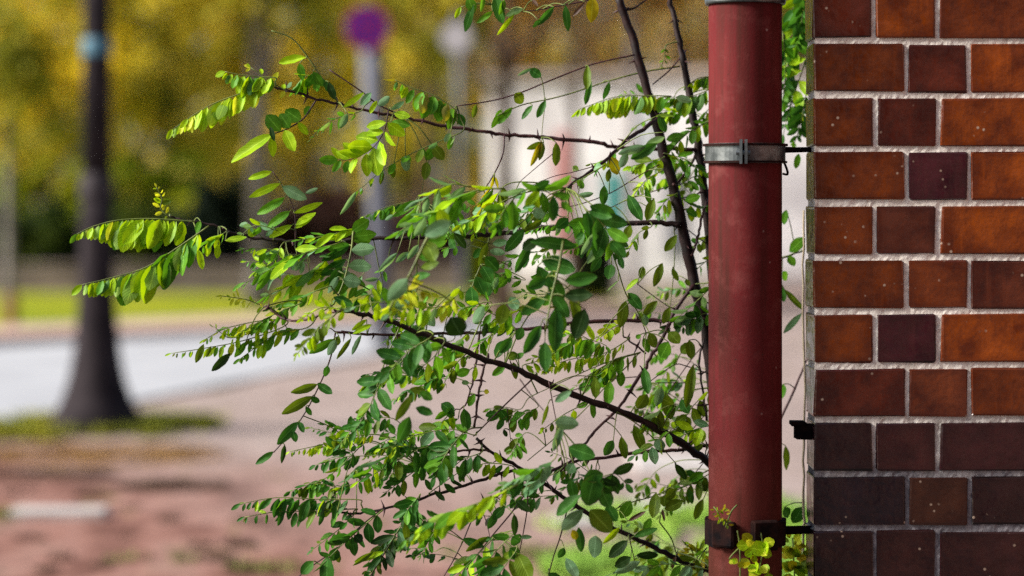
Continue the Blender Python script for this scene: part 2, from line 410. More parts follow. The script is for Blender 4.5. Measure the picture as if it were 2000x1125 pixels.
def mortar_mat():
    t = NT('mortar')
    sep = t.n('ShaderNodeSeparateXYZ'); t.l(t.pos(), sep.inputs[0])
    nz = t.noise(9, 4)
    ad = t.n('ShaderNodeMath', operation='MULTIPLY_ADD'); ad.inputs[1].default_value = 0.35; t.l(nz, ad.inputs[0]); t.l(sep.outputs[2], ad.inputs[2])
    grime = t.ramp(ad.outputs[0], ((0.0, (0, 0, 0)), (1.0, (1, 1, 1))))
    rr = t.n('ShaderNodeMapRange'); rr.inputs['From Min'].default_value = 1.18; rr.inputs['From Max'].default_value = 1.38
    t.l(ad.outputs[0], rr.inputs['Value'])
    clean = t.ramp(t.noise(55, 4, 0.7), ((0.26, (0.50, 0.45, 0.39)), (0.46, (0.84, 0.78, 0.70)), (0.75, (0.92, 0.88, 0.82))))
    dirty = t.ramp(t.noise(60, 4, 0.7), ((0.32, (0.10, 0.095, 0.11)), (0.60, (0.26, 0.25, 0.27)), (0.78, (0.55, 0.53, 0.52))))
    t.color(t.mix(rr.outputs[0], dirty, clean)); t.rough(0.95, 0.1)
    t.bump(t.noise(130, 5, 0.65), 0.5, 0.003)
    return t.m

WY = 4.30                       # front face of the wall
S = WY / F                      # metres per picture pixel on that face
WX = (1588 - 1000) * S          # corner
WD = 0.112                      # thickness
wall = empty('brick_wall', (WX, WY, 0))
tag(wall, 'dark red glazed brick wall end with pale mortar beside the downpipe', 'brick wall')
PITCH = 105.6 * S
joint0 = EYE - (80 - HZ) * S    # height of the joint at picture row 80
# mortar core
bm = bmesh.new()
zt, zb = joint0 + PITCH * 6 - 0.004, 0.0
NXg, NZg = 150, 300
wtot = 0.98
def mort(x, z):
    return max(0.0017, 0.0026 + 0.0018 * noise.noise(Vector((x * 60, z * 60, 3))) + 0.0015 * noise.noise(Vector((x * 190, z * 190, 7))))
g = [[bm.verts.new((0.004 + (wtot - 0.004) * i / NXg, mort(i / NXg * wtot, zb + (zt - zb) * j / NZg), zb + (zt - zb) * j / NZg)) for i in range(NXg + 1)] for j in range(NZg + 1)]
for j in range(NZg):
    for i in range(NXg):
        bm.faces.new((g[j][i], g[j][i + 1], g[j + 1][i + 1], g[j + 1][i]))
bl = [bm.verts.new((0.004, WD - 0.004, zb)), bm.verts.new((wtot, WD - 0.004, zb)), bm.verts.new((wtot, WD - 0.004, zt)), bm.verts.new((0.004, WD - 0.004, zt))]
bm.faces.new((bl[1], bl[0], bl[3], bl[2]))
bm.faces.new([bl[0]] + [g[j][0] for j in range(NZg + 1)] + [bl[3]])
bm.faces.new([bl[2]] + [g[j][-1] for j in range(NZg, -1, -1)] + [bl[1]])
bm.faces.new(g[-1] + [bl[2], bl[3]]); bm.faces.new(g[0][::-1] + [bl[0], bl[1]])
mo = mesh_obj('mortar', bm, mortar_mat(), wall)

def brick_mesh(w, h, sd):
    r = random.Random(sd); bm = bmesh.new()
    box(bm, (0, 0, 0), (w, WD, h))
    es = [e for e in bm.edges]
    cs = [v for v in bm.verts if v.co.y < .001]
    for v in cs:
        if r.random() < .45:
            k_ = r.uniform(.0006, .0026)
            v.co += Vector((k_ if v.co.x < w / 2 else -k_, r.uniform(-.0004, .0005), (k_ if v.co.z < h / 2 else -k_) * .8))
    bmesh.ops.bevel(bm, geom=es, offset=0.0032, segments=2, affect='EDGES', profile=0.6)
    for v in bm.verts:
        v.co += Vector((r.uniform(-.0011, .0011), r.uniform(-.0008, .0008), r.uniform(-.0013, .0013)))
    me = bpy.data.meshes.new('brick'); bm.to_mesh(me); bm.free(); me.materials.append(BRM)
    return me
HB = PITCH - 0.0102
WQ, WH, WS_ = 178 * S, 116 * S, 236 * S
VJ = 7.8 * S
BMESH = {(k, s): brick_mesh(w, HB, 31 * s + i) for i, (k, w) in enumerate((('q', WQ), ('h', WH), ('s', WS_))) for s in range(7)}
ORG, BRN, DRK, PUR = (0.25, 0.050, 0.004), (0.160, 0.032, 0.005), (0.095, 0.016, 0.007), (0.058, 0.011, 0.016)
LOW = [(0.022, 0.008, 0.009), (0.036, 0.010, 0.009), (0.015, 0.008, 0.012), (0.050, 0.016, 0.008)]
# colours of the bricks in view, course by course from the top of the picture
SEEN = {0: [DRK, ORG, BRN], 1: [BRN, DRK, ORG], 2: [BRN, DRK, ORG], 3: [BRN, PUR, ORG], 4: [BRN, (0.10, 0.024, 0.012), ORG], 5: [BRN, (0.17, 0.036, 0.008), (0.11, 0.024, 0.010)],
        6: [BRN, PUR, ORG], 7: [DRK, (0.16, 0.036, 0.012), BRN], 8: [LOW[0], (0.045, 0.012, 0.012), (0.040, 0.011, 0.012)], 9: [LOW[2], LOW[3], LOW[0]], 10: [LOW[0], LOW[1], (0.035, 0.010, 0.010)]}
nrows = int((joint0) / PITCH) + 6
row_top = joint0 + PITCH * 6
k = -6                    # course index relative to the one whose top joint is at row -25
while row_top - PITCH > -0.02 - PITCH:
    ztop = row_top - 0.0051
    zlo = ztop - HB
    if zlo < -0.05: break
    ci = k + 1
    seq = ['h', 'h', 's', 'h', 's', 'h'] if ci % 2 == 0 else ['q', 'h', 's', 'h', 's', 'h']
    x = 0.0
    for bi, ty in enumerate(seq):
        w = {'q': WQ, 'h': WH, 's': WS_}[ty]
        if x + w > wtot + 0.13: break
        me = BMESH[(ty, rng.randrange(7))]
        o = data_obj('brick', me, wall)
        o.location = (x + rng.uniform(-.0013, .0013), rng.uniform(-.0022, -.0002), zlo + rng.uniform(-.001, .001))
        o.rotation_euler = (0, rng.uniform(-.004, .004), rng.uniform(-.004, .004))
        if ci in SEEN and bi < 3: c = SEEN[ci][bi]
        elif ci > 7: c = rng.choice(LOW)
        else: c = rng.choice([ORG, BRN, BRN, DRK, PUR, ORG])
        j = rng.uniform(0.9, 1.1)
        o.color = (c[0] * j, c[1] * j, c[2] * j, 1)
        x += w + VJ
    row_top -= PITCH; k += 1

# unseen brick blocks, added to shade the wall corner and the pipe's right side
def course_mat():
    t = NT('brick_courses')
    tc = t.n('ShaderNodeCombineXYZ'); sp_ = t.n('ShaderNodeSeparateXYZ'); t.l(t.pos(), sp_.inputs[0])
    ad_ = t.n('ShaderNodeMath', operation='ADD'); t.l(sp_.outputs[0], ad_.inputs[0]); t.l(sp_.outputs[1], ad_.inputs[1])
    t.l(ad_.outputs[0], tc.inputs[0]); t.l(sp_.outputs[2], tc.inputs[1])
    b_ = t.n('ShaderNodeTexBrick'); b_.inputs['Scale'].default_value = 1.0
    b_.inputs['Brick Width'].default_value = 0.223; b_.inputs['Row Height'].default_value = PITCH; b_.inputs['Mortar Size'].default_value = 0.005
    b_.inputs['Color1'].default_value = (0.10, 0.024, 0.008, 1); b_.inputs['Color2'].default_value = (0.045, 0.014, 0.014, 1); b_.inputs['Mortar'].default_value = (0.30, 0.27, 0.25, 1)
    t.l(tc.outputs[0], b_.inputs['Vector']); t.color(b_.outputs['Color']); t.rough(0.4, 0.3)
    return t.m
opp = empty('added_shade_house', (1.0, -7, 0)); tag(opp, 'unseen dark brick house added behind the camera to shade the downpipe', 'building')  # added behind the camera to block skylight from the front
bm = bmesh.new(); box(bm, (-3.2, -5, 0), (5.05, 0.99, 5.2)); mesh_obj('wall', bm, course_mat(), opp)
bm = bmesh.new(); box(bm, (-3.5, -5.3, 5.202), (5.4, 0.995, 5.4)); mesh_obj('roof', bm, M['plinth'], opp)
wing = empty('added_shade_wing', (1.55, 0, 0)); tag(wing, 'unseen dark brick block added right of the wall end to shade it and the downpipe', 'building')  # added out of view to keep skylight off the pipe's right side
bm = bmesh.new(); box(bm, (0, -6, 0), (4.5, 4.29, 5.6)); mesh_obj('wall', bm, course_mat(), wing)
bm = bmesh.new(); box(bm, (-.25, -6, 5.602), (4.8, 4.6, 5.75)); mesh_obj('roof', bm, M['plinth'], wing)

# ------------------------------------------------------------------ downpipe
PY = 4.335
PXc, PR = (1455.5 - 1000) / F * PY, 71.5 / F * PY
def pipe_mat():
    t = NT('pipe_red_paint')
    f = t.noise(7, 4, 0.6, stretch=(1, 1, 0.35))
    c = t.ramp(f, ((0.3, (0.070, 0.007, 0.009)), (0.52, (0.115, 0.013, 0.014)), (0.72, (0.150, 0.024, 0.022))))
    c = t.mix(t.ramp(t.noise(260, 3), ((0.45, (0, 0, 0)), (0.75, (0.35, 0.35, 0.35)))), c, (0.10, 0.03, 0.03))
    sep = t.n('ShaderNodeSeparateXYZ'); t.l(t.pos(), sep.inputs[0])
    ad = t.n('ShaderNodeMath', operation='MULTIPLY_ADD'); ad.inputs[1].default_value = 0.3; t.l(t.noise(12, 4), ad.inputs[0]); t.l(sep.outputs[2], ad.inputs[2])
    rr = t.n('ShaderNodeMapRange'); rr.inputs['From Min'].default_value = 1.28; rr.inputs['From Max'].default_value = 1.0
    t.l(ad.outputs[0], rr.inputs['Value'])
    mm = t.n('ShaderNodeMath', operation='MULTIPLY'); mm.inputs[1].default_value = 0.6; t.l(rr.outputs[0], mm.inputs[0])
    c = t.mix(mm.outputs[0], c, (0.10, 0.036, 0.022))
    vo = t.n('ShaderNodeTexVoronoi'); vo.inputs['Scale'].default_value = 26; t.l(t.pos(), vo.inputs['Vector'])
    sm = t.n('ShaderNodeMath', operation='MULTIPLY'); t.l(t.ramp(vo.outputs['Distance'], ((0.05, (0.7, 0.7, 0.7)), (0.075, (0, 0, 0)))), sm.inputs[0])
    t.l(t.ramp(t.noise(9, 2), ((0.54, (0, 0, 0)), (0.60, (1, 1, 1)))), sm.inputs[1])
    c = t.mix(sm.outputs[0], c, (0.40, 0.30, 0.27))
    run = t.noise(34, 4, 0.6, stretch=(1, 1, 0.05))
    c = t.mix(t.ramp(run, ((0.47, (0, 0, 0)), (0.66, (0.8, 0.8, 0.8)))), c, (0.046, 0.015, 0.010))
    chalk = t.noise(18, 5, 0.7)
    c = t.mix(t.ramp(chalk, ((0.52, (0, 0, 0)), (0.72, (0.45, 0.45, 0.45)))), c, (0.19, 0.055, 0.05))
    chip = t.noise(85, 3, 0.6)
    c = t.mix(t.ramp(chip, ((0.715, (0, 0, 0)), (0.735, (0.8, 0.8, 0.8)))), c, (0.045, 0.020, 0.016))
    t.color(c); t.rough(0.75, 0.10)
    t.bump(t.noise(320, 4, 0.7, stretch=(1, 1, 0.6)), 0.35, 0.0012)
    return t.m
pipe = empty('downpipe', (PXc, PY, 0)); tag(pipe, 'matt red painted rain downpipe held by a grey clamp and a rusty clamp', 'downpipe')
bm = bmesh.new(); lathe(bm, [(PR, z * 0.1) for z in range(0, 34)], 0, 0, 64)
mesh_obj('pipe_body', bm, pipe_mat(), pipe, True)
zc = EYE - (4 - HZ) / F * (PY - PR)
bm = bmesh.new(); lathe(bm, [(PR + .0012, zc + 0.012), (PR + .005, zc + .0122), (PR + .0065, zc + .016), (PR + .0065, zc + .11), (PR + .001, zc + .115)], 0, 0, 64)
mesh_obj('socket', bm, pipe_mat(), pipe, True)
bm = bmesh.new(); lathe(bm, [(PR + .0008, zc), (PR + .0052, zc), (PR + .0068, zc + .003), (PR + .0068, zc + .0105), (PR + .0005, zc + .0115)], 0, 0, 64)
mesh_obj('socket_rim', bm, M['zinc'], pipe, True)
# upper clamp
def strap(bm, r0, r1, z0, z1, a0, a1, n=30):
    rings = []
    for i in range(n + 1):
        a = a0 + (a1 - a0) * i / n
        c, s = math.cos(a), math.sin(a)
        rings.append([bm.verts.new((c * r, s * r, z)) for r, z in ((r0, z0), (r1, z0), (r1, z1), (r0, z1))])
    for i in range(n):
        for q in range(4):
            bm.faces.new((rings[i][q], rings[i][(q + 1) % 4], rings[i + 1][(q + 1) % 4], rings[i + 1][q]))
    bm.faces.new(rings[0][::-1]); bm.faces.new(rings[-1])
def zpx(py): return EYE - (py - HZ) / F * (PY - PR)
AL = math.asin((1446 - 1455.5) / 71.5)      # angle of the lug, left of the front
af = -math.pi / 2 + AL
cl = empty('upper_clamp'); cl.parent = pipe
z0, z1 = zpx(318), zpx(279)
bm = bmesh.new(); strap(bm, PR + .0003, PR + .0062, z0, z1, af + 0.05, af + math.tau - 0.05, 56)
cs = mesh_obj('clamp_strap', bm, M['zinc'], pipe, False)
bm = bmesh.new(); strap(bm, PR + .0066, PR + .0105, z1 - .0045, z1 - .0005, af - 3.0, af + 3.0, 50); strap(bm, PR + .0066, PR + .0095, z0 + .0005, z0 + .004, af - 3.0, af + 3.0, 50)
mesh_obj('clamp_flange', bm, M['rust_iron'], cs)
bm = bmesh.new()
for da in (-0.055, 0.055):
    c = Vector((math.cos(af + da), math.sin(af + da), 0)); t_ = Vector((-c.y, c.x, 0))
    p0 = c * (PR + .004)
    vs_ = []
    for zz in (z0 - .002, z1 + .006):
        for rr_ in (0, .013):
            for tt in (-.0025, .0025):
                vs_.append(bm.verts.new(p0 + c * rr_ + t_ * tt + Vector((0, 0, zz))))
    for q in ((0, 1, 3, 2), (4, 6, 7, 5), (0, 4, 5, 1), (2, 3, 7, 6), (0, 2, 6, 4), (1, 5, 7, 3)): bm.faces.new([vs_[i] for i in q])
c = Vector((math.cos(af), math.sin(af), 0)); t_ = Vector((-c.y, c.x, 0)); pm = c * (PR + .0105) + Vector((0, 0, (z0 + z1) / 2))
tube(bm, [pm - t_ * .013, pm - t_ * .009, pm + t_ * .009, pm + t_ * .012], [.0045, .0045, .0045, .0045], 6)
bmesh.ops.recalc_face_normals(bm, faces=bm.faces)
mesh_obj('clamp_bolt', bm, M['zinc'], cs)
bpy.data.objects.remove(cl)
bm = bmesh.new(); zr = EYE - (293 - HZ) / F * 4.37
tube(bm, [Vector((PR + .002, .012, zr)), Vector((PR + .03, .02, zr)), Vector((WX - PXc + .02, .028, zr + .001))], [.0062, .0052, .0048], 8)
mesh_obj('wall_pin', bm, M['rust_iron'], cs, True)
# a bent end of the fixing wire below the clamp
bm = bmesh.new(); zz = zpx(322)
tube(bm, catmull([Vector((PR + .001, .0, zz + .012)), Vector((PR + .008, .0, zz - .004)), Vector((PR + .010, -.003, zz - .016)), Vector((PR + .001, -.006, zz - .015))], 3), .0022, 6)
mesh_obj('wire_end', bm, M['rust_iron'], cs, True)
# lower clamp
z0, z1 = zpx(1072), zpx(1022)
bm = bmesh.new(); strap(bm, PR + .0003, PR + .007, z0, z1, -math.pi / 2 + 0.28, -math.pi / 2 + math.tau - 0.42, 50)
for v in bm.verts: v.co += Vector((rng.uniform(-.0008, .0008), rng.uniform(-.0008, .0008), rng.uniform(-.0012, .0012)))
lc = mesh_obj('rusty_clamp', bm, M['rust_iron'], pipe)
for ang, wz0, wz1, ww in ((-math.pi / 2 - 0.60, zpx(1070), zpx(1019), .022), (-math.pi / 2 + 0.36, zpx(1074), zpx(1015), .026)):
    bm = bmesh.new(); box(bm, (-.004, -ww, wz0), (.014, ww, wz1), .004)
    bmesh.ops.rotate(bm, cent=(0, 0, 0), matrix=Matrix.Rotation(ang, 3, 'Z'), verts=bm.verts)
    bmesh.ops.translate(bm, vec=Vector((math.cos(ang), math.sin(ang), 0)) * (PR + .0062), verts=bm.verts)
    for v in bm.verts: v.co += Vector((rng.uniform(-.0012, .0012), rng.uniform(-.0012, .0012), rng.uniform(-.0015, .0015)))
    mesh_obj('clamp_lug', bm, M['rust_iron'], lc)
bm = bmesh.new(); zr = EYE - (1032 - HZ) / F * 4.37
tube(bm, [Vector((PR + .004, .01, zr)), Vector((WX - PXc + .02, .028, zr - .001))], [.008, .0075], 8)
mesh_obj('wall_pin', bm, M['rust_iron'], lc, True)
# iron hook in the return of the wall
hk = P(1576, 843, 4.36)
bm = bmesh.new(); box(bm, (hk.x - .022, 4.347, hk.z - .014), (hk.x + .012, 4.375, hk.z + .015), .003); box(bm, (hk.x - .03, 4.342, hk.z + .0105), (hk.x - .003, 4.378, hk.z + .020), .002)
for v in bm.verts: v.co += Vector((rng.uniform(-.001, .001), rng.uniform(-.001, .001), rng.uniform(-.001, .001)))
tag(mesh_obj('iron_hook', bm, M['rust_iron']), 'black iron hook stub sticking out of the wall edge', 'hook')

# ------------------------------------------------------------------ lamp post
LY = 15.75
lx = (189 - 1000) / F * LY
lamp = empty('lamp_post', (lx, LY, 0)); tag(lamp, 'dark cast iron lamp post with flared foot on the grass strip', 'lamp post')
def lz(py): return EYE - (py - HZ) / F * LY
def lr(px): return px / F * LY
bm = bmesh.new(); lathe(bm, [(lr(90), 0.0), (lr(90), lz(826)), (lr(86), lz(812)), (lr(70), lz(785)), (lr(56), lz(745)), (lr(47), lz(700)), (lr(39), lz(620)), (lr(34), lz(540)), (lr(32), lz(450)), (lr(30), lz(388))], 0, 0, 28)
mesh_obj('base', bm, M['iron'], lamp, True)
bm = bmesh.new(); lathe(bm, [(lr(29), lz(389)), (lr(34), lz(384)), (lr(34), lz(362)), (lr(30), lz(350)), (lr(32), lz(342)), (lr(29), lz(338))], 0, 0, 28)
mesh_obj('collar', bm, M['iron_pale'], lamp, True)
bm = bmesh.new(); lathe(bm, [(lr(29), lz(339)), (lr(26), lz(0)), (lr(23), lz(-300)), (lr(20), 4.2)], 0, 0, 28)
mesh_obj('shaft', bm, M['iron'], lamp, True)
bm = bmesh.new(); lathe(bm, [(lr(28), lz(110)), (lr(28.4), lz(109)), (lr(28.2), lz(76)), (lr(27.6), lz(75))], 0, 0, 28)
mesh_obj('number_band', bm, M['blue_band'], lamp, True)
bm = bmesh.new(); lathe(bm, [(.06, 4.19), (.10, 4.22), (.17, 4.55), (.20, 4.57), (.16, 4.68), (.05, 4.76), (.02, 4.84)], 0, 0, 8)
mesh_obj('lantern', bm, M['iron_pale'], lamp)

# ------------------------------------------------------------------ traffic signs
def disc(bm, r0, r1, y, th, n=40, cx=0, cz=0):
    for i in range(n):
        a, b = i * math.tau / n, (i + 1) * math.tau / n
        c = [(math.cos(a), math.sin(a)), (math.cos(b), math.sin(b))]
        pts = []
        for yy in (y, y + th):
            for (ca, sa) in c:
                for r in (r0, r1): pts.append(bm.verts.new((cx + ca * r, yy, cz + sa * r)))
        q = pts
        fs = [(1, 0, 2, 3), (4, 5, 7, 6), (1, 3, 7, 5)]
        if r0 > 0: fs.append((0, 4, 6, 2))
        else: fs[0] = (1, 0, 3); fs[1] = (4, 5, 7)
        for f in fs: bm.faces.new([q[k] for k in f])
def sign_post(px_t, px_b, Yp, rad, top_py, mat, name, label, sign_px, sign_py, sr, no_stop):
    base = P(px_b, HZ, Yp); base.z = 0
    root = empty(name, base); tag(root, label, 'traffic sign')
    ztop = EYE - (top_py - HZ) / F * Yp
    zb_ = 0.0
    xt = (px_t - px_b) / F * Yp
    bm = bmesh.new(); tube(bm, [Vector((0, 0, zb_)), Vector((xt * .5, 0, ztop * .5)), Vector((xt, 0, ztop))], rad, 20)
    mesh_obj('post', bm, mat, root, True)
    sc_ = P(sign_px, sign_py, Yp) - base
    y0 = -rad - 0.03
    if no_stop:
        bm = bmesh.new(); disc(bm, 0, sr * .86, y0, .004, cx=sc_.x, cz=sc_.z); mesh_obj('sign_plate', bm, M['sign_blue'], root)
        bm = bmesh.new(); disc(bm, sr * .863, sr, y0 - .001, .006, cx=sc_.x, cz=sc_.z); mesh_obj('sign_ring', bm, M['sign_red'], root)
        for k_, s_ in enumerate((1, -1)):
            bm = bmesh.new(); w_, l_ = sr * .06, sr * .855
            box(bm, (-l_, y0 - .0032 - .002 * k_, -w_), (l_, y0 - .0012 - .002 * k_, w_))
            bmesh.ops.rotate(bm, cent=(0, 0, 0), matrix=Matrix.Rotation(R(45) * s_, 3, 'Y'), verts=bm.verts)
            bmesh.ops.translate(bm, vec=(sc_.x, 0, sc_.z), verts=bm.verts)
            mesh_obj('sign_bar', bm, M['sign_red'], root)
    else:
        bm = bmesh.new(); disc(bm, 0, sr, y0, .004, cx=sc_.x, cz=sc_.z); mesh_obj('sign_plate', bm, M['sign_back'], root)
    bm = bmesh.new(); box(bm, (sc_.x - .03, y0 + .006, sc_.z - .04), (sc_.x + .03, .0, sc_.z + .04)); mesh_obj('sign_bracket', bm, M['zinc'], root)
sign_post(722, 752, 24.0, 0.105, 40, M['pole'], 'no_stopping_sign', 'round blue sign with red ring and red cross on a leaning grey mast', 718, 55, 0.225, True)
sign_post(893, 905, 27.0, 0.035, 25, M['pole'], 'round_sign', 'plain whitish round sign plate on a thin pole', 891, 74, 0.17, False)

# ------------------------------------------------------------------ white building
bY = 36.0
def bx(px): return (px - 1000) / F * bY
house = empty('white_building', (bx(950), bY + 1.0, 0)); house.rotation_euler.z = R(-20); tag(house, 'low white rendered building with grey plinth and faded red door', 'building')
hx0, hx1 = 0.0, bx(1900) - bx(930)
hz0, hz1 = 0.38, EYE - (150 - HZ) / F * bY
bm = bmesh.new(); box(bm, (hx0, 0, hz0), (hx1, 5, hz1)); mesh_obj('wall', bm, M['render'], house)
bm = bmesh.new(); box(bm, (hx0 - .03, -.03, 0), (hx1 + .03, 5.03, hz0)); mesh_obj('plinth', bm, M['plinth'], house)
bm = bmesh.new(); box(bm, (hx0 - .12, -.15, hz1), (hx1 + .12, 5.15, hz1 + .10)); mesh_obj('roof', bm, M['plinth'], house)
def on_house(px0, px1, py0, py1, nm, mat, d0=-.035, d1=-.002):
    bm = bmesh.new(); box(bm, (bx(px0) - bx(930), d0, EYE - (py1 - HZ) / F * bY), (bx(px1) - bx(930), d1, EYE - (py0 - HZ) / F * bY), .004)
    return mesh_obj(nm, bm, mat, house)
dr = on_house(1070, 1106, 255, 505, 'door', M['door'])
on_house(1064, 1069.5, 250, 505, 'door_frame', M['sign_back'], -.05)
on_house(1106.5, 1112, 250, 505, 'door_frame', M['sign_back'], -.05)
on_house(1178, 1212, 335, 452, 'teal_shutter', M['teal'])
on_house(1308, 1330, 330, 500, 'rain_pipe', M['pole'], -.09, -.03)
for px0, px1 in ((1225, 1290),):
    w_ = on_house(px0, px1, 210, 330, 'window', M['sign_back'])
    bm = bmesh.new(); box(bm, (bx(px0 + 6) - bx(930), -.030, EYE - (322 - HZ) / F * bY), (bx(px1 - 6) - bx(930), -.0365, EYE - (218 - HZ) / F * bY))
    gm = NT('pane_glass'); gm.color((0.35, 0.37, 0.40)); gm.rough(0.08, 0.5)
    mesh_obj('pane', bm, gm.m, w_)

# ------------------------------------------------------------------ background trees, hedge, low wall
def crown_mesh(cx, cy, cz, rx, ry, rz, nclump, nleaf, size, sd, bm):
    r = random.Random(sd)
    for _ in range(nclump):
        while True:
            p = Vector((r.uniform(-1, 1), r.uniform(-1, 1), r.uniform(-1, 1)))
            if 0.25 < p.length < 1 + 0.15 * r.random(): break
        c = Vector((cx + p.x * rx, cy + p.y * ry, cz + p.z * rz))
        cr = r.uniform(.22, .5) * min(rx, rz, 1.6) * .8
        for _ in range(nleaf):
            q = c + Vector((r.gauss(0, 1), r.gauss(0, 1), r.gauss(0, .8))) * cr * .55
            a = Vector((r.gauss(0, 1), r.gauss(0, 1), r.gauss(0, 1))).normalized()
            b = a.orthogonal().normalized() * size * r.uniform(.5, 1.1)
            a = a * size * r.uniform(.7, 1.3)
            v = [bm.verts.new(q - a), bm.verts.new(q + b * .8), bm.verts.new(q + a), bm.verts.new(q - b * .8)]
            bm.faces.new(v)
TM = {
    'yellow': tree_leaf_mat('autumn_yellow', ((0.26, (0.18, 0.19, 0.014)), (0.42, (0.54, 0.44, 0.025)), (0.60, (0.88, 0.66, 0.03)))),
    'olive': tree_leaf_mat('autumn_olive', ((0.28, (0.12, 0.15, 0.016)), (0.46, (0.36, 0.34, 0.03)), (0.64, (0.72, 0.56, 0.05)))),
    'orange': tree_leaf_mat('autumn_orange', ((0.28, (0.42, 0.30, 0.20)), (0.48, (0.78, 0.54, 0.28)), (0.64, (0.90, 0.64, 0.18)))),
    'green': tree_leaf_mat('late_green', ((0.32, (0.06, 0.11, 0.004)), (0.52, (0.19, 0.27, 0.008)), (0.68, (0.42, 0.42, 0.012)))),
    'hedge': tree_leaf_mat('hedge_green', ((0.34, (0.012, 0.026, 0.005)), (0.52, (0.035, 0.060, 0.007)), (0.68, (0.11, 0.14, 0.010)))),
    'dark': tree_leaf_mat('dark_evergreen', ((0.35, (0.006, 0.014, 0.010)), (0.65, (0.016, 0.030, 0.014)))),
    'brown': tree_leaf_mat('brown_leaf', ((0.35, (0.030, 0.012, 0.010)), (0.65, (0.075, 0.035, 0.022)))),
}
def tree(px, Y, tr_px, trunk_mat, crowns, leafm, label, top=7.0, nclump=46, nleaf=55, size=.10, sd=1, grp='trees beyond the road', bend=0.0):
    x = (px - 1000) / F * Y
    root = empty('tree', (x, Y, 0)); tag(root, label, 'tree', grp)
    r0 = tr_px / F * Y
    r = random.Random(sd)
    bm = bmesh.new()
    pts = [Vector((0, 0, 0)), Vector((bend * .2 + r.uniform(-.03, .03), 0, top * .25)), Vector((bend * .6 + r.uniform(-.05, .05), r.uniform(-.1, .1), top * .55)), Vector((bend + r.uniform(-.1, .1), r.uniform(-.1, .1), top * .95))]
    sp = catmull(pts, 4); n = len(sp)
    tube(bm, sp, [r0 * (1.35 if i == 0 else 1) * (1 - .65 * i / n) for i in range(n)], 10)
    for _ in range(6):
        i = r.randrange(n // 2, n - 1); a = r.uniform(0, math.tau); L = r.uniform(.7, 1.7)
        e = sp[i] + Vector((math.cos(a) * L, math.sin(a) * L, L * .8)); mid = (sp[i] + e) / 2 + Vector((0, 0, .12))
        tube(bm, [sp[i], mid, e], [r0 * .4, r0 * .28, r0 * .1], 6)
    mesh_obj('trunk', bm, trunk_mat, root, True)
    bm = bmesh.new()
    for k_, (dx, dy, z, rx, ry, rz) in enumerate(crowns):
        crown_mesh(dx, dy, z, rx, ry, rz, nclump, nleaf, size, sd * 17 + k_, bm)
    mesh_obj('crown', bm, TM[leafm], root)
    return root
G, D_ = M['trunk_grey'], M['trunk_dark']
tree(18, 33, 12, G, [(-.2, -.4, 4.4, 1.5, 1.0, 2.2)], 'olive', 'pale slim tree trunk nearest the left edge, behind the lamp post', 7.0, sd=3)
tree(505, 33, 24, G, [(.0, -.5, 5.0, 1.7, 1.0, 1.4)], 'olive', 'grey tree trunk between the two dark bushes', 7.0, sd=4)
tree(985, 29, 20, D_, [(.0, .9, 5.4, 1.0, .8, .8)], 'orange', 'slim dark brown tree trunk in front of the white building', 6.6, sd=5, nclump=30)
tree(830, 38, 15, D_, [(.1, -.4, 5.2, 1.3, 1.0, 1.5)], 'olive', 'greyish tree trunk just left of the plain round sign', 7.0, sd=6)
tree(1238, 30, 11, G, [(.0, .9, 5.7, 1.0, .8, .8)], 'orange', 'thin grey tree trunk in front of the white building near the downpipe', 6.6, sd=7, nclump=24)
tree(1120, 31, 10, D_, [(.0, .9, 5.6, .9, .7, .8)], 'olive', 'slim dark young trunk before the white building, left of the thin grey trunk', 6.4, sd=8, nclump=20)
tree(90, 43, 14, D_, [(0, 0, 4.1, 1.7, 1.3, 1.9), (-.2, .2, 6.6, 1.7, 1.4, 1.4)], 'yellow', 'bright yellow autumn tree behind the lamp post', 8, sd=11, nclump=60)
tree(330, 45, 14, D_, [(0, 0, 4.2, 1.6, 1.4, 2.2), (0, 0, 6.6, 1.6, 1.4, 1.6)], 'olive', 'olive and yellow tree right of the lamp post', 8, sd=12, nclump=60)
tree(610, 46, 14, D_, [(0, 0, 4.5, 1.7, 1.4, 2.2), (.2, 0, 6.8, 1.6, 1.4, 1.6)], 'yellow', 'yellow autumn tree behind the blue round sign', 8, sd=13, nclump=60)
tree(800, 49, 13, D_, [(0, 0, 4.4, 1.5, 1.4, 2.4), (.2, 0, 6.9, 1.5, 1.4, 1.6)], 'olive', 'olive tree behind the gap between the two round signs', 8, sd=14, nclump=55)
tree(1060, 50, 13, D_, [(0, 0, 4.6, 1.9, 1.4, 1.8), (.2, 0, 6.6, 1.8, 1.4, 1.4)], 'orange', 'orange-brown tree rising behind the white building, left one', 8, sd=15, nclump=55)
tree(1330, 51, 13, D_, [(0, 0, 4.8, 2.0, 1.4, 1.9), (.2, 0, 6.8, 1.8, 1.4, 1.4)], 'orange', 'orange-brown tree rising behind the white building, right one beside the downpipe', 8, sd=16, nclump=55)
tree(1560, 51, 13, D_, [(.5, 0, 4.8, 1.5, 1.4, 1.9)], 'olive', 'olive tree behind the gap between downpipe and brick wall', 8, sd=18, nclump=30)
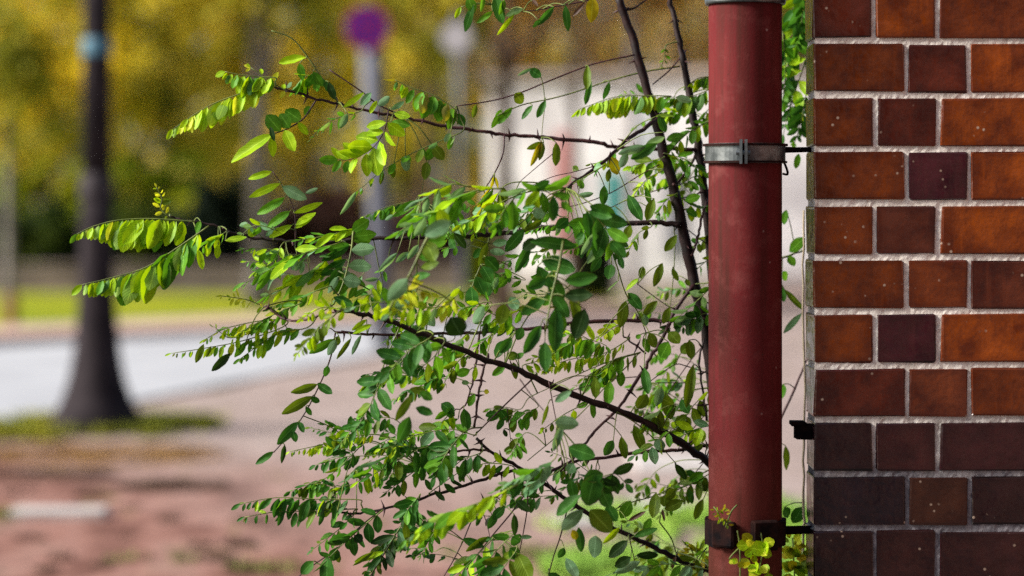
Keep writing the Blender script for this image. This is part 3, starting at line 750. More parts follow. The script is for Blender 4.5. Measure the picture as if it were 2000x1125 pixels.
# a mass of woods farther back
bm = bmesh.new()
rw = random.Random(99)
for i in range(26):
    x = -19 + i * 1.45 + rw.uniform(-.5, .5)
    crown_mesh(x, 62 + rw.uniform(-2, 3), 2.6 + rw.uniform(-.3, .5), 1.9, 1.5, 2.7, 34, 30, .17, 500 + i, bm)
    crown_mesh(x, 63 + rw.uniform(-2, 3), 6.4 + rw.uniform(-.6, .8), 1.9, 1.5, 2.2, 22, 30, .17, 700 + i, bm)
tag(mesh_obj('woods', bm, tree_leaf_mat('woods_leaf', ((0.28, (0.18, 0.19, 0.04)), (0.46, (0.50, 0.43, 0.09)), (0.66, (0.84, 0.65, 0.14))), .5)), 'dense mass of yellow and brown autumn woodland', 'woodland', kind='stuff')

def bush(px0, px1, py_top, Y, leafm, label, sd, dense=70, bottom=0.1):
    x0, x1 = (px0 - 1000) / F * Y, (px1 - 1000) / F * Y
    zt = EYE - (py_top - HZ) / F * Y
    root = empty('bush', ((x0 + x1) / 2, Y, 0)); tag(root, label, 'bush', 'blurred bushes beyond the road')
    w = (x1 - x0) / 2
    r = random.Random(sd)
    bm = bmesh.new(); n = max(2, int(w * 2 / .8))
    for i in range(n):
        crown_mesh(-w + (i + .5) * 2 * w / n, r.uniform(-.15, .15), (zt + bottom) / 2, w / n * 1.25, .6, (zt - bottom) / 2, dense, 40, .065, sd * 13 + i, bm)
    mesh_obj('foliage', bm, TM[leafm], root)
    bm = bmesh.new()
    for i in range(n * 2):
        x = -w * .8 + 1.6 * w * i / max(1, n * 2 - 1)
        tube(bm, [Vector((x, 0, 0)), Vector((x + r.uniform(-.1, .1), r.uniform(-.1, .1), zt * .5)), Vector((x + r.uniform(-.25, .25), r.uniform(-.2, .2), zt * .8))], [.03, .02, .008], 6)
    mesh_obj('stem', bm, D_, root)
bush(385, 482, 350, 39, 'dark', 'blackish evergreen bush left of the grey tree trunk', 21, 120)
bush(545, 712, 372, 39.5, 'brown', 'dark brown bush left of the leaning grey mast', 22, 120)
bush(-60, 150, 405, 40, 'hedge', 'olive green bush behind the pale slim trunk at the left edge', 23)
bush(225, 392, 405, 40.5, 'hedge', 'olive green bush right of the lamp post', 24)
bush(770, 925, 400, 41, 'brown', 'brown bush between the leaning mast and the white building', 25)
bush(1118, 1190, 455, 33, 'hedge', 'small dark bush in front of the white building beside the slim dark trunk', 27)
bush(925, 985, 430, 34, 'green', 'small green bush at the left end of the white building', 28)
bush(-60, 420, 300, 42.5, 'green', 'long tall green hedge bush behind the lamp post', 26, 60)
wx0, wx1, wyy = (-100 - 1000) / F * 37.5, (900 - 1000) / F * 37.5, 37.5
gw = empty('low_wall', ((wx0 + wx1) / 2, wyy, 0)); tag(gw, 'low grey-brown stone garden wall along the far lawn', 'wall')
bm = bmesh.new(); hw = (wx1 - wx0) / 2; box(bm, (-hw, 0, 0), (hw, .25, .44), .01); mesh_obj('wall_body', bm, M['wallstone'], gw)
bm = bmesh.new(); box(bm, (-hw - .02, -.03, .44), (hw + .02, .28, .50), .01); mesh_obj('coping', bm, M['wallstone'], gw)
st = ground_at(22, 652)
bm = bmesh.new(); lathe(bm, [(.085, 0), (.08, .05), (.075, .42), (.06, .45)], 0, 0, 10)
o = mesh_obj('wooden_bollard', bm, mottled('brown_wood', (0.14, 0.07, 0.02), (0.24, 0.12, 0.04), 5, .8, .2), smooth=True); o.location = st
tag(o, 'short brown wooden stake on the far lawn near the left edge', 'bollard')

# ------------------------------------------------------------------ the thorny shrub
shrub = empty('thorny_shrub', (P(1400, 600, 4.5).x, 4.5, 0)); SO = shrub.location.copy()
tag(shrub, 'thorny black locust shrub with feathery green leaves arching out behind the downpipe', 'shrub')
PPM = F / 4.35     # picture pixels per metre at the shrub
SKEL = []          # points on branches, for attaching loose twigs

def branch(pts, Y0, Y1, w0, w1, mat='bark', thorn=0.0, seed=1, name='branch', skel=True):
    n = len(pts)
    p3 = [P(x, y, Y0 + (Y1 - Y0) * i / (n - 1)) - SO for i, (x, y) in enumerate(pts)]
    r = random.Random(seed * 91 + int(pts[0][0]))
    sp = catmull(p3, 4)
    m = len(sp)
    sp = [q + Vector((r.gauss(0, .0009), r.gauss(0, .002), r.gauss(0, .0009))) for q in sp]
    rad = [(w0 + (w1 - w0) * i / (m - 1)) / 2 / PPM * (1 + .10 * r.uniform(-1, 1)) for i in range(m)]
    bm = bmesh.new(); tube(bm, sp, rad, 8)
    o = mesh_obj(name, bm, M[mat], shrub, True)
    if skel: SKEL.extend(sp)
    if thorn:
        acc = r.uniform(.2, 1) * thorn
        for i in range(1, m - 1):
            seg = (sp[i] - sp[i - 1]).length
            acc += seg
            if acc > thorn:
                acc = r.uniform(-.3, .3) * thorn
                t = (sp[i + 1] - sp[i - 1]).normalized()
                a0 = r.uniform(0, math.tau)
                for s in (0, 1):
                    a = t.orthogonal().normalized(); a.rotate(Matrix.Rotation(a0 + s * r.uniform(1.9, 3.1), 3, t))
                    L = r.uniform(.009, .020)
                    bm = bmesh.new(); bs = sp[i] + a * rad[i] * .6
                    d = (a + t * r.uniform(-.35, .35)).normalized()
                    tube(bm, [bs, bs + d * L * .3, bs + d * L * .7 + t * .001, bs + d * L + t * .002], [.0026, .0017, .0009, .0002], 5)
                    mesh_obj('thorn', bm, M['thorn'], o, True)
    return o

branch([(1206, -40), (1210, 0), (1222, 40), (1243, 100), (1262, 170), (1281, 230), (1296, 300), (1313, 360), (1330, 430), (1345, 500), (1356, 555), (1372, 615), (1385, 680), (1396, 780), (1404, 900), (1412, 1100), (1420, 1400), (1425, 1960)], 4.52, 4.5, 15, 30, 'bark', .085, 1, 'main_stem')
branch([(1298, -40), (1308, 0), (1318, 40), (1330, 95), (1340, 150), (1353, 220), (1362, 280), (1371, 330), (1378, 390), (1388, 480), (1398, 640), (1410, 900), (1420, 1300), (1428, 1960)], 4.58, 4.52, 10, 24, 'bark', .075, 2, 'main_stem')
branch([(1362, 294), (1300, 290), (1240, 289), (1205, 288), (1180, 282), (1150, 276), (1100, 273), (1060, 268), (1025, 266), (985, 264), (950, 258), (910, 253), (860, 244), (815, 236), (790, 230), (757, 225), (720, 217), (680, 209), (660, 202), (620, 195), (585, 183), (560, 176), (538, 171)], 4.55, 4.36, 9, 5, 'stem_red', .040, 3)
branch([(1290, 226), (1274, 240), (1236, 265), (1215, 282), (1190, 306), (1150, 338), (1105, 368)], 4.50, 4.25, 9, 5, 'bark', .05, 4)
branch([(1330, 441), (1290, 436), (1200, 436), (1150, 438), (1110, 442), (1060, 446), (1000, 454), (950, 460), (900, 463), (870, 463), (800, 464), (740, 466), (700, 467), (660, 472), (600, 474), (560, 470), (510, 467), (470, 460), (440, 450), (410, 438), (380, 433), (350, 428), (326, 420)], 4.5, 4.40, 12, 4, 'bark', .055, 5)
branch([(1380, 625), (1345, 626), (1290, 627), (1230, 626), (1160, 628), (1110, 632), (1050, 641), (1010, 644), (960, 648), (915, 651), (850, 652), (790, 655), (730, 653), (690, 650), (655, 648)], 4.5, 4.34, 9, 5, 'stem_red', .05, 6)
branch([(1420, 930), (1390, 910), (1360, 885), (1320, 858), (1280, 835), (1230, 810), (1170, 789), (1120, 770), (1060, 745), (1000, 718), (950, 704), (900, 683), (830, 655), (770, 630), (740, 621), (700, 612), (670, 606)], 4.46, 4.14, 17, 8, 'bark', .055, 7)
branch([(670, 606), (640, 612), (605, 622), (572, 626), (548, 621), (528, 604), (515, 598)], 4.14, 4.20, 6, 3, 'stem_red', .05, 8)
branch([(1440, 1150), (1390, 1118), (1330, 1096), (1290, 1074), (1250, 1056), (1200, 1033), (1150, 1005), (1105, 976), (1075, 952), (1040, 930), (1000, 905), (957, 880), (930, 856)], 4.5, 4.34, 12, 6, 'bark', .05, 9)
branch([(1400, 868), (1360, 874), (1310, 880), (1270, 882), (1220, 887), (1170, 895), (1130, 900), (1100, 910), (1060, 928), (1030, 947), (1000, 957), (970, 968), (940, 985)], 4.48, 4.3, 8, 4, 'stem_red', .06, 10)
branch([(1010, 917), (985, 924), (960, 930), (910, 948), (860, 962), (820, 974), (790, 983), (760, 992), (720, 1000), (690, 1003), (660, 999)], 4.36, 4.32, 7, 4, 'bark', .05, 11)
branch([(1356, 556), (1320, 605), (1300, 650), (1275, 690), (1255, 725), (1230, 765), (1208, 797), (1190, 815), (1163, 843), (1140, 870), (1110, 905), (1080, 930)], 4.5, 4.36, 8, 5, 'stem_red', .05, 12)
branch([(955, 690), (945, 722), (938, 750), (934, 780), (930, 806), (926, 834)], 4.38, 4.36, 5, 5, 'stem_red', .03, 13)
branch([(936, 650), (931, 690), (927, 720), (920, 760), (908, 790), (885, 803)], 4.36, 4.36, 5, 2.6, 'stem_red', 0, 14)
branch([(957, 880), (925, 878), (880, 884), (835, 889), (815, 905)], 4.35, 4.34, 5, 4, 'stem_red', .03, 15)
branch([(1362, 294), (1345, 330), (1322, 358), (1315, 362)], 4.56, 4.5, 5, 6, 'stem_red', 0, 16)
branch([(1382, 390), (1374, 410), (1366, 450), (1358, 480), (1350, 500)], 4.52, 4.5, 5, 6, 'stem_red', 0, 17)
branch([(1225, 20), (1240, 15), (1270, -8)], 4.52, 4.52, 6, 3, 'bark', 0, 18)
branch([(1262, 690), (1230, 665), (1218, 655)], 4.44, 4.42, 4, 3, 'stem_red', .03, 19)
branch([(1570, 410), (1569, 560), (1572, 760), (1569, 900), (1571, 1010), (1569, 1130), (1572, 1960)], 4.50, 4.5, 4, 6, 'dry_stem', 0, 20, 'dry_stem')
branch([(1380, 820), (1372, 760), (1366, 700), (1376, 660)], 4.44, 4.46, 5, 4, 'bark', .04, 21)
branch([(1440, 1000), (1480, 900), (1520, 830), (1560, 740), (1578, 700)], 4.56, 4.66, 7, 4, 'stem_red', 0, 22)
branch([(1380, 300), (1440, 200), (1500, 120), (1545, 40), (1560, -40)], 4.60, 4.70, 9, 6, 'bark', .08, 23)
branch([(1400, 560), (1460, 530), (1530, 503), (1572, 488)], 4.56, 4.62, 6, 4, 'stem_green', 0, 24)

LEAFLETS = []       # (matrix, key, size, parent)
CURSTALK = None
def add_leaflet(base, d, nrm, L, W, key, parent, r):
    d = d.normalized(); s = nrm.cross(d)
    if s.length < 1e-4: s = d.orthogonal()
    s.normalize(); nn = d.cross(s).normalized()
    m = Matrix(((d.x * L, s.x * W, nn.x * L, base.x), (d.y * L, s.y * W, nn.y * L, base.y), (d.z * L, s.z * W, nn.z * L, base.z), (0, 0, 0, 1)))
    view = (CAM - (base + SO)).normalized()
    LEAFLETS.append((m, key, L * W * (0.35 + abs(nn.dot(view))), parent, r.randrange(6)))

LSEED = 0
def pick(keys, r):
    return keys[0] if len(keys) == 1 or r.random() < .62 else r.choice(keys[1:])

def stalk_obj(p3, w0, w1, mat):
    m = len(p3)
    bm = bmesh.new(); tube(bm, p3, [(w0 + (w1 - w0) * i / (m - 1)) / 2 / PPM for i in range(m)], 5)
    return mesh_obj('leaf_stalk', bm, M[mat], shrub, True)

def leaf(pts, Y, n, L, roll=20, droop=.2, key='g', Y1=None, ang=62, ratio=.44, start=.10, mat='stem_green', tip=.55, join=True, w=3.2):
    """one pinnate leaf: pts run from its base to its tip"""
    global LSEED
    LSEED += 1; r = random.Random(LSEED * 77 + 5)
    Y1 = Y if Y1 is None else Y1
    k_ = len(pts)
    p3 = [P(x, y, Y + (Y1 - Y) * i / (k_ - 1)) - SO for i, (x, y) in enumerate(pts)]
    if join and SKEL:
        q = min(SKEL, key=lambda s: (s - p3[0]).length)
        if .006 < (q - p3[0]).length < .16:
            p3 = [q, q.lerp(p3[0], .55) + Vector((0, 0, .3 * (q - p3[0]).length * .2))] + p3
            start0 = (q - p3[2]).length
        else: start0 = 0
    else: start0 = 0
    sp = catmull(p3, 5); m = len(sp)
    st_ = stalk_obj(sp, w, w * .45, mat)
    cum = [0]
    for i in range(1, m): cum.append(cum[-1] + (sp[i] - sp[i - 1]).length)
    tot = cum[-1]; s0 = start0 + start * (tot - start0)
    def at(s):
        for i in range(1, m):
            if cum[i] >= s:
                f = (s - cum[i - 1]) / max(1e-9, cum[i] - cum[i - 1]); return sp[i - 1].lerp(sp[i], f), (sp[i] - sp[i - 1]).normalized()
        return sp[-1], (sp[-1] - sp[-2]).normalized()
    n = round(n * (2.1 if droop >= .84 else 1.65 if droop >= .6 else 1.32))
    if droop >= .84: L *= 1.2
    Lm = L * 0.95 / PPM; ratio *= 1.05
    rl = R(roll) * r.choice((-1, 1))
    for j in range(n):
        u = j / max(1, n - 1)
        s = s0 + (tot * .97 - s0) * (u ** .92)
        env = (.78 + .34 * math.sin(math.pi * min(1, u * 1.05 + .08))) * (1 - (1 - tip) * max(0, (u - .55) / .45))
        for sg in (1, -1):
            if r.random() < .05: continue
            p, t = at(max(0, min(tot, s + r.uniform(-.003, .003))))
            v = (CAM - SO - p).normalized()
            side = t.cross(v).normalized()
            side.rotate(Matrix.Rotation(rl + R(r.gauss(0, 14)), 3, t))
            a = R(ang + r.gauss(0, 9))
            d = t * math.cos(a) + side * sg * math.sin(a)
            dd = max(0, min(1, droop + r.gauss(0, .10)))
            d = (d * (1 - dd) + (Vector((0, 0, -1)) + t * .18 + v * sg * .22) * dd).normalized()
            nrm = d.cross(t) * (1 if sg > 0 else -1)
            if nrm.length < .2: nrm = v
            if nrm.dot(v) < 0 and r.random() < .75: nrm = -nrm
            nrm = nrm.normalized(); nrm.rotate(Matrix.Rotation(R(r.gauss(0, 24)), 3, d))
            Lj = Lm * env * r.uniform(.82, 1.14)
            add_leaflet(p + d * .0015, d, nrm, Lj, Lj * ratio * r.uniform(.86, 1.14), pick(key, r), st_, r)
    p, t = at(tot)
    v = (CAM - SO - p).normalized()
    d = (t * (1 - droop * .5) + Vector((0, 0, -1)) * droop * .5).normalized()
    nrm = v.copy(); nrm.rotate(Matrix.Rotation(rl + R(r.gauss(0, 20)), 3, d))
    add_leaflet(p, d, nrm, Lm * tip * 1.05, Lm * tip * ratio * 1.05, pick(key, r), st_, r)
    return st_

TW = bmesh.new()
def one(x0, y0, x1, y1, w, key, Y=4.33, tilt=0.0, join=True):
    """a single leaflet, base to tip, joined to the nearest twig by a short stalk"""
    global LSEED
    LSEED += 1; r = random.Random(LSEED * 31 + 3)
    a, b = P(x0, y0, Y) - SO, P(x1, y1, Y + r.uniform(-.012, .012)) - SO
    d = b - a; L = d.length
    v = (CAM - SO - a).normalized()
    nrm = v.copy(); nrm.rotate(Matrix.Rotation(R(r.gauss(0, 15) + tilt), 3, d.normalized()))
    if key in 'b' and r.random() < .5: nrm = -nrm
    if join and SKEL:
        q = min(SKEL, key=lambda s: (s - a).length)
        if .004 < (q - a).length < .12:
            mid = q.lerp(a, .5) + Vector((0, 0, .1 * (q - a).length))
            tube(TW, catmull([q, mid, a], 3), [.0011, .0011, .0010, .0010, .0009, .0009, .0008], 5)
    add_leaflet(a, d, nrm, L * .96, max(w * .98 / PPM, L * .2), key, None, r)

def line(pts, Y, w=2.6, Y1=None, mat='stem_red'):
    Y1 = Y if Y1 is None else Y1
    k_ = len(pts)
    p3 = [P(x, y, Y + (Y1 - Y) * i / (k_ - 1)) - SO for i, (x, y) in enumerate(pts)]
    sp = catmull(p3, 5); SKEL.extend(sp)
    return stalk_obj(sp, w, w * .7, mat)

# ---- bare stalks that read as thin lines
line([(1240, 107), (1160, 125), (1080, 155), (1020, 180), (960, 197), (892, 207)], 4.5, 3.6, 4.38, 'stem_red')
line([(1328, 130), (1260, 140), (1190, 158), (1130, 178), (1080, 192), (1020, 205), (972, 226)], 4.56, 3.4, 4.40, 'stem_green')
line([(1224, -20), (1148, 1), (1085, 13), (1022, 22), (960, 10)], 4.5, 3.0, 4.36, 'stem_red')
line([(1046, 140), (1058, 155), (1064, 200), (1060, 240), (1058, 268)], 4.42, 2, 4.46, 'stem_green')
line([(1340, 98), (1310, 135), (1275, 165)], 4.58, 4, 4.51, 'stem_red')
line([(790, 228), (740, 205), (705, 178), (643, 136)], 4.38, 3.6, 4.36, 'stem_red')
line([(660, 200), (640, 170), (600, 110), (570, 75), (530, 60)], 4.38, 3.6, 4.36, 'stem_green')
line([(617, 196), (605, 215), (590, 234), (560, 252), (532, 262)], 4.37, 3.8, 4.36, 'stem_red')
line([(985, 264), (982, 300), (966, 338), (945, 372)], 4.42, 3.4, 4.36, 'stem_red')
line([(1290, 320), (1250, 342), (1190, 378), (1120, 402), (1060, 408)], 4.5, 2.6, 4.36, 'stem_red')
line([(1305, 365), (1240, 385), (1200, 402), (1150, 430)], 4.5, 2.2, 4.4, 'stem_red')
line([(1160, 325), (1120, 336), (1080, 345), (1040, 362)], 4.34, 2, 4.34, 'stem_red')
line([(1080, 300), (1050, 325), (1015, 355)], 4.4, 2, 4.36, 'stem_red')
line([(1316, 440), (1318, 480), (1315, 540), (1308, 604)], 4.5, 2.6, 4.48, 'stem_green')
line([(1190, 475), (1205, 520), (1222, 573), (1246, 610), (1262, 650)], 4.3, 3.0, 4.4, 'stem_green')
line([(1245, 555), (1290, 588), (1310, 602)], 4.44, 2.2, 4.48, 'stem_red')
line([(1040, 740), (985, 792), (935, 842), (925, 852)], 4.30, 3.4, 4.36, 'stem_red')
line([(990, 795), (995, 840), (1000, 880)], 4.35, 1.8, 4.35, 'stem_red')
line([(1072, 745), (1080, 790), (1088, 830)], 4.2, 2.4, 4.2, 'stem_red')
line([(1015, 740), (1040, 775), (1062, 802)], 4.6, 2.6, 4.62, 'stem_red')
line([(1255, 735), (1190, 742), (1110, 765), (1080, 775)], 4.5, 2.4, 4.4, 'stem_red')
line([(1248, 690), (1215, 725), (1180, 758), (1150, 792), (1090, 850), (1030, 900)], 4.44, 2.6, 4.36, 'stem_green')
line([(1250, 690), (1200, 703), (1150, 722), (1100, 745), (1050, 768)], 4.43, 2.4, 4.4, 'stem_green')
line([(1385, 730), (1340, 715), (1320, 712), (1290, 730), (1250, 760)], 4.5, 2.6, 4.42, 'stem_red')
line([(1340, 748), (1280, 748), (1250, 755)], 4.5, 2.2, 4.46, 'stem_red')
line([(1205, 805), (1240, 825), (1275, 855), (1320, 905)], 4.34, 2.6, 4.4, 'stem_green')
line([(1110, 985), (1095, 1045), (1080, 1090), (1070, 1130)], 4.36, 3.2, 4.36, 'stem_red')
line([(1030, 945), (1030, 990), (1022, 1040), (1012, 1090)], 4.36, 3.0, 4.34, 'stem_red')
line([(1040, 945), (1000, 1000), (960, 1048), (920, 1100), (900, 1130)], 4.35, 3.4, 4.3, 'stem_red')
line([(960, 968), (925, 1010), (905, 1055), (885, 1095), (864, 1130)], 4.35, 3.2, 4.3, 'stem_red')
line([(937, 985), (950, 1020), (958, 1055)], 4.35, 2.4, 4.3, 'stem_red')
line([(1060, 930), (1075, 950), (1078, 960)], 4.4, 2.4, 4.3, 'stem_red')
line([(1385, 918), (1330, 945), (1280, 968), (1230, 982), (1200, 995)], 4.5, 3.0, 4.36, 'stem_green')
line([(1288, 1020), (1310, 1050), (1320, 1078)], 4.42, 3.2, 4.44, 'stem_green')
line([(1230, 1055), (1236, 1080), (1240, 1100)], 4.36, 2.4, 4.36, 'stem_red')
line([(1385, 890), (1350, 930), (1300, 958)], 4.52, 2.2, 4.44, 'stem_red')
line([(820, 974), (790, 1015), (760, 1065), (722, 1128)], 4.34, 4.0, 4.3, 'stem_red')
line([(745, 995), (700, 1032), (660, 1070), (610, 1105), (578, 1130)], 4.33, 3.4, 4.31, 'stem_red')
line([(1385, 480), (1345, 450), (1333, 440)], 4.54, 2.6, 4.5, 'stem_red')
line([(1385, 372), (1340, 385), (1320, 390)], 4.54, 3, 4.5, 'stem_red')
line([(1400, 650), (1360, 690), (1310, 760), (1290, 800)], 4.54, 2.4, 4.46, 'stem_red')
line([(1385, 800), (1352, 840), (1322, 880)], 4.52, 2.4, 4.44, 'stem_red')

# ---- pinnate leaves, upper part
leaf([(520, 168), (440, 193), (390, 217), (338, 252)], 4.35, 9, 36, 10, .88, 'lwl', ratio=.40)
leaf([(538, 152), (505, 150), (470, 146), (440, 140)], 4.35, 5, 40, 30, .75, 'lg', ratio=.5)
leaf([(560, 178), (530, 160), (490, 132)], 4.36, 3, 26, 20, .4, 'wl', ratio=.45)
leaf([(628, 158), (600, 148), (575, 172)], 4.38, 3, 36, 30, .6, 'gl')
one(598, 113, 542, 121, 17, 'l', 4.36); one(585, 124, 592, 158, 16, 'g', 4.37); one(618, 142, 595, 172, 16, 'g', 4.37); one(632, 155, 642, 183, 12, 'd', 4.37); one(642, 160, 655, 196, 15, 'k', 4.36); one(612, 140, 632, 170, 16, 'g', 4.37)
one(532, 262, 447, 318, 28, 'l', 4.35); one(548, 256, 520, 224, 30, 'g', 4.36); one(566, 250, 545, 222, 28, 'g', 4.36); one(588, 236, 556, 214, 30, 'g', 4.37); one(530, 266, 534, 308, 18, 'l', 4.35); one(556, 254, 576, 296, 24, 'l', 4.35); one(582, 238, 602, 264, 14, 'l', 4.36); one(596, 226, 604, 206, 14, 'g', 4.37); one(528, 248, 536, 276, 10, 'k', 4.35)
leaf([(702, 218), (655, 232), (625, 252), (610, 268)], 4.37, 5, 26, 60, .3, 'gl', ratio=.36)
one(678, 222, 664, 250, 16, 'b', 4.35); one(670, 210, 712, 182, 11, 'l', 4.35); one(704, 206, 726, 180, 15, 'b', 4.34); one(738, 206, 762, 188, 15, 'b', 4.34); one(764, 214, 790, 198, 11, 'b', 4.34); one(722, 222, 736, 196, 10, 'l', 4.35); one(560, 172, 572, 160, 8, 'b', 4.35)
leaf([(894, 243), (888, 214), (846, 186), (800, 170), (772, 156)], 4.37, 6, 44, 35, .72, 'goly', join=False, start=.2)
one(888, 212, 872, 244, 22, 'o', 4.37); one(892, 222, 908, 246, 18, 'd', 4.37)
leaf([(757, 226), (750, 258), (724, 292), (686, 311), (660, 312)], 4.35, 6, 46, 12, .05, 'llg', ratio=.5, tip=.8, mat='stem_red')
one(770, 222, 802, 228, 17, 'l', 4.36); one(765, 238, 800, 244, 18, 'g', 4.36); one(760, 250, 776, 262, 18, 'g', 4.36)
leaf([(905, 255), (860, 275), (800, 302), (746, 334), (700, 372)], 4.36, 6, 32, 75, .5, 'gblo', ratio=.4)
one(695, 374, 664, 421, 14, 'b', 4.35); one(792, 304, 794, 336, 20, 'b', 4.35); one(845, 285, 868, 312, 22, 'o', 4.36); one(848, 288, 832, 312, 20, 'g', 4.36); one(880, 260, 868, 278, 12, 'b', 4.35); one(834, 316, 830, 352, 19, 'o', 4.36); one(768, 328, 766, 350, 12, 'o', 4.36)
line([(838, 312), (828, 350), (822, 390)], 4.36, 1.6, None, 'stem_green')
leaf([(966, 338), (962, 362), (940, 392)], 4.34, 3, 34, 30, .5, 'yoo', join=False)
# top right tufts
one(925, 10, 905, 62, 16, 'd', 4.35); one(914, -6, 926, 26, 20, 'g', 4.35); one(900, 14, 888, 36, 10, 'l', 4.35); one(968, -8, 982, 48, 24, 'd', 4.34); one(1022, 17, 986, 32, 13, 'b', 4.35); one(1004, 28, 970, 70, 11, 'l', 4.35); one(962, 22, 930, 46, 11, 'g', 4.35)
one(1082, 13, 1046, 52, 16, 'd', 4.36); one(1104, 10, 1110, 62, 15, 'd', 4.36); one(1158, -6, 1154, 46, 26, 'y', 4.37); one(1142, 3, 1118, 33, 8, 'r', 4.36); one(985, 0, 975, 30, 14, 'g', 4.34); one(1052, 40, 1040, 54, 10, 'd', 4.36); one(945, -10, 935, 25, 12, 'g', 4.35); one(1040, 0, 1050, 12, 8, 'r', 4.36)
one(1034, 135, 1058, 150, 20, 'd', 4.42); one(1040, 133, 1010, 148, 6, 'b', 4.42); one(1006, 182, 1022, 202, 24, 'o', 4.42); one(1148, 128, 1150, 178, 17, 'o', 4.46); one(1156, 160, 1142, 206, 12, 'd', 4.46); one(1190, 160, 1180, 198, 13, 'd', 4.46); one(1040, 206, 1018, 234, 13, 'd', 4.42); one(1066, 196, 1050, 232, 14, 'd', 4.42)
one(975, 222, 962, 250, 12, 'g', 4.41); one(1000, 210, 970, 244, 14, 'g', 4.41); one(980, 214, 968, 232, 12, 'g', 4.41); one(930, 204, 922, 230, 12, 'o', 4.40)
leaf([(1310, 188), (1260, 187), (1200, 190), (1130, 214)], 4.5, 9, 33, 25, .85, 'llwg', ratio=.42)
leaf([(1385, 175), (1350, 188), (1310, 190)], 4.54, 5, 40, 30, .8, 'glo', ratio=.4)
leaf([(1392, 150), (1366, 152), (1344, 166)], 4.56, 4, 26, 20, .8, 'lg')
leaf([(1300, 90), (1298, 110), (1292, 130)], 4.55, 3, 12, 20, .2, 'go')
leaf([(1390, 235), (1350, 255), (1318, 285), (1300, 310)], 4.52, 6, 32, 25, .3, 'glo')
leaf([(1300, 300), (1340, 312), (1372, 335)], 4.50, 4, 34, 20, .4, 'gld')
leaf([(1392, 200), (1376, 225), (1364, 260)], 4.56, 4, 30, 30, .3, 'gld')
leaf([(1296, 308), (1260, 318), (1232, 325)], 4.5, 4, 34, 25, .4, 'lgo')
one(1300, 258, 1286, 225, 16, 'd', 4.3); one(1320, 190, 1352, 198, 16, 'b', 4.3); one(1280, 228, 1318, 226, 13, 'o', 4.3)
one(1298, 268, 1262, 290, 22, 'b', 4.18); one(1284, 280, 1230, 312, 22, 'd', 4.18); one(1262, 286, 1208, 302, 18, 'b', 4.18); one(1226, 300, 1210, 328, 16, 'b', 4.18)
leaf([(1206, 296), (1176, 316), (1154, 320)], 4.4, 4, 22, 40, .4, 'olg')
one(1194, 306, 1208, 344, 22, 'y', 4.38); one(1190, 330, 1186, 356, 12, 'o', 4.4); one(1086, 278, 1086, 326, 17, 'o', 4.44)
one(1062, 278, 1030, 292, 13, 'o', 4.44); one(1058, 276, 1036, 326, 14, 'y', 4.44); one(1062, 280, 1052, 314, 12, 'o', 4.44)
leaf([(1182, 322), (1142, 346), (1096, 372)], 4.26, 4, 34, 70, .2, 'bdg', join=False)
one(1180, 362, 1178, 402, 17, 'd', 4.36); one(1118, 326, 1132, 332, 12, 'o', 4.38); one(1105, 392, 1112, 412, 14, 'b', 4.3); one(1128, 382, 1160, 378, 11, 'b', 4.3)
leaf([(1294, 332), (1264, 350), (1238, 380)], 4.46, 5, 28, 40, .35, 'lgo')
one(1226, 380, 1256, 432, 22, 'd', 4.34); one(1278, 388, 1262, 432, 20, 'o', 4.36); one(1262, 365, 1270, 400, 12, 'g', 4.42); one(1285, 420, 1286, 432, 8, 'b', 4.4)
leaf([(1322, 378), (1300, 392), (1286, 414)], 4.5, 3, 28, 30, .4, 'gol')
leaf([(1330, 360), (1355, 345), (1378, 340)], 4.52, 4, 30, 30, .3, 'glo')
leaf([(1332, 385), (1350, 400), (1378, 405)], 4.52, 3, 30, 30, .3, 'gbl')
one(1340, 408, 1362, 424, 22, 'g', 4.5); one(1338, 392, 1368, 382, 18, 'g', 4.5)
# centre dark cluster
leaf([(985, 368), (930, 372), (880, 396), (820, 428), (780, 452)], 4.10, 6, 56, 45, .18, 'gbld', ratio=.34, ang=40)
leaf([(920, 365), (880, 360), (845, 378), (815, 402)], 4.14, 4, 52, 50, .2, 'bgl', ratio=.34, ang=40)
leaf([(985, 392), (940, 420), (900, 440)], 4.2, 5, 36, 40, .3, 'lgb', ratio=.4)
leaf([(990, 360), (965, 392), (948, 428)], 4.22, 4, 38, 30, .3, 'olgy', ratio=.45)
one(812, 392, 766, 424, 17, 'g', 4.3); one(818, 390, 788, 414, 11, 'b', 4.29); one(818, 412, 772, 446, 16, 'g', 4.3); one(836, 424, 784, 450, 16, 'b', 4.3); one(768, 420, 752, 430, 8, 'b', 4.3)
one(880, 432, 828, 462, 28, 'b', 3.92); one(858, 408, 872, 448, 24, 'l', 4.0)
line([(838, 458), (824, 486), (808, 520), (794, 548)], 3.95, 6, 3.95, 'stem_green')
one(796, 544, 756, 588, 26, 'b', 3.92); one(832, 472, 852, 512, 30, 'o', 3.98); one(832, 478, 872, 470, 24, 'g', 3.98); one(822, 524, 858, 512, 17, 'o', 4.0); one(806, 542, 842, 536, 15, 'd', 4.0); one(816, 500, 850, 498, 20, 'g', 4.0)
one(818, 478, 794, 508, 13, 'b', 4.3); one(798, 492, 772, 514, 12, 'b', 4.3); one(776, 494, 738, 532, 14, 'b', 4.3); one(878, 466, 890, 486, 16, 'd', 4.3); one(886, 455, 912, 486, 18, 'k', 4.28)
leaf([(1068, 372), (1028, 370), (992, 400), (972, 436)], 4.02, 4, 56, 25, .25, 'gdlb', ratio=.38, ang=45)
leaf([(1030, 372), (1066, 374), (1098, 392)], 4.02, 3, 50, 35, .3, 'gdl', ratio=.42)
leaf([(1052, 398), (1022, 420), (1010, 440)], 4.3, 3, 32, 25, .3, 'bdo')
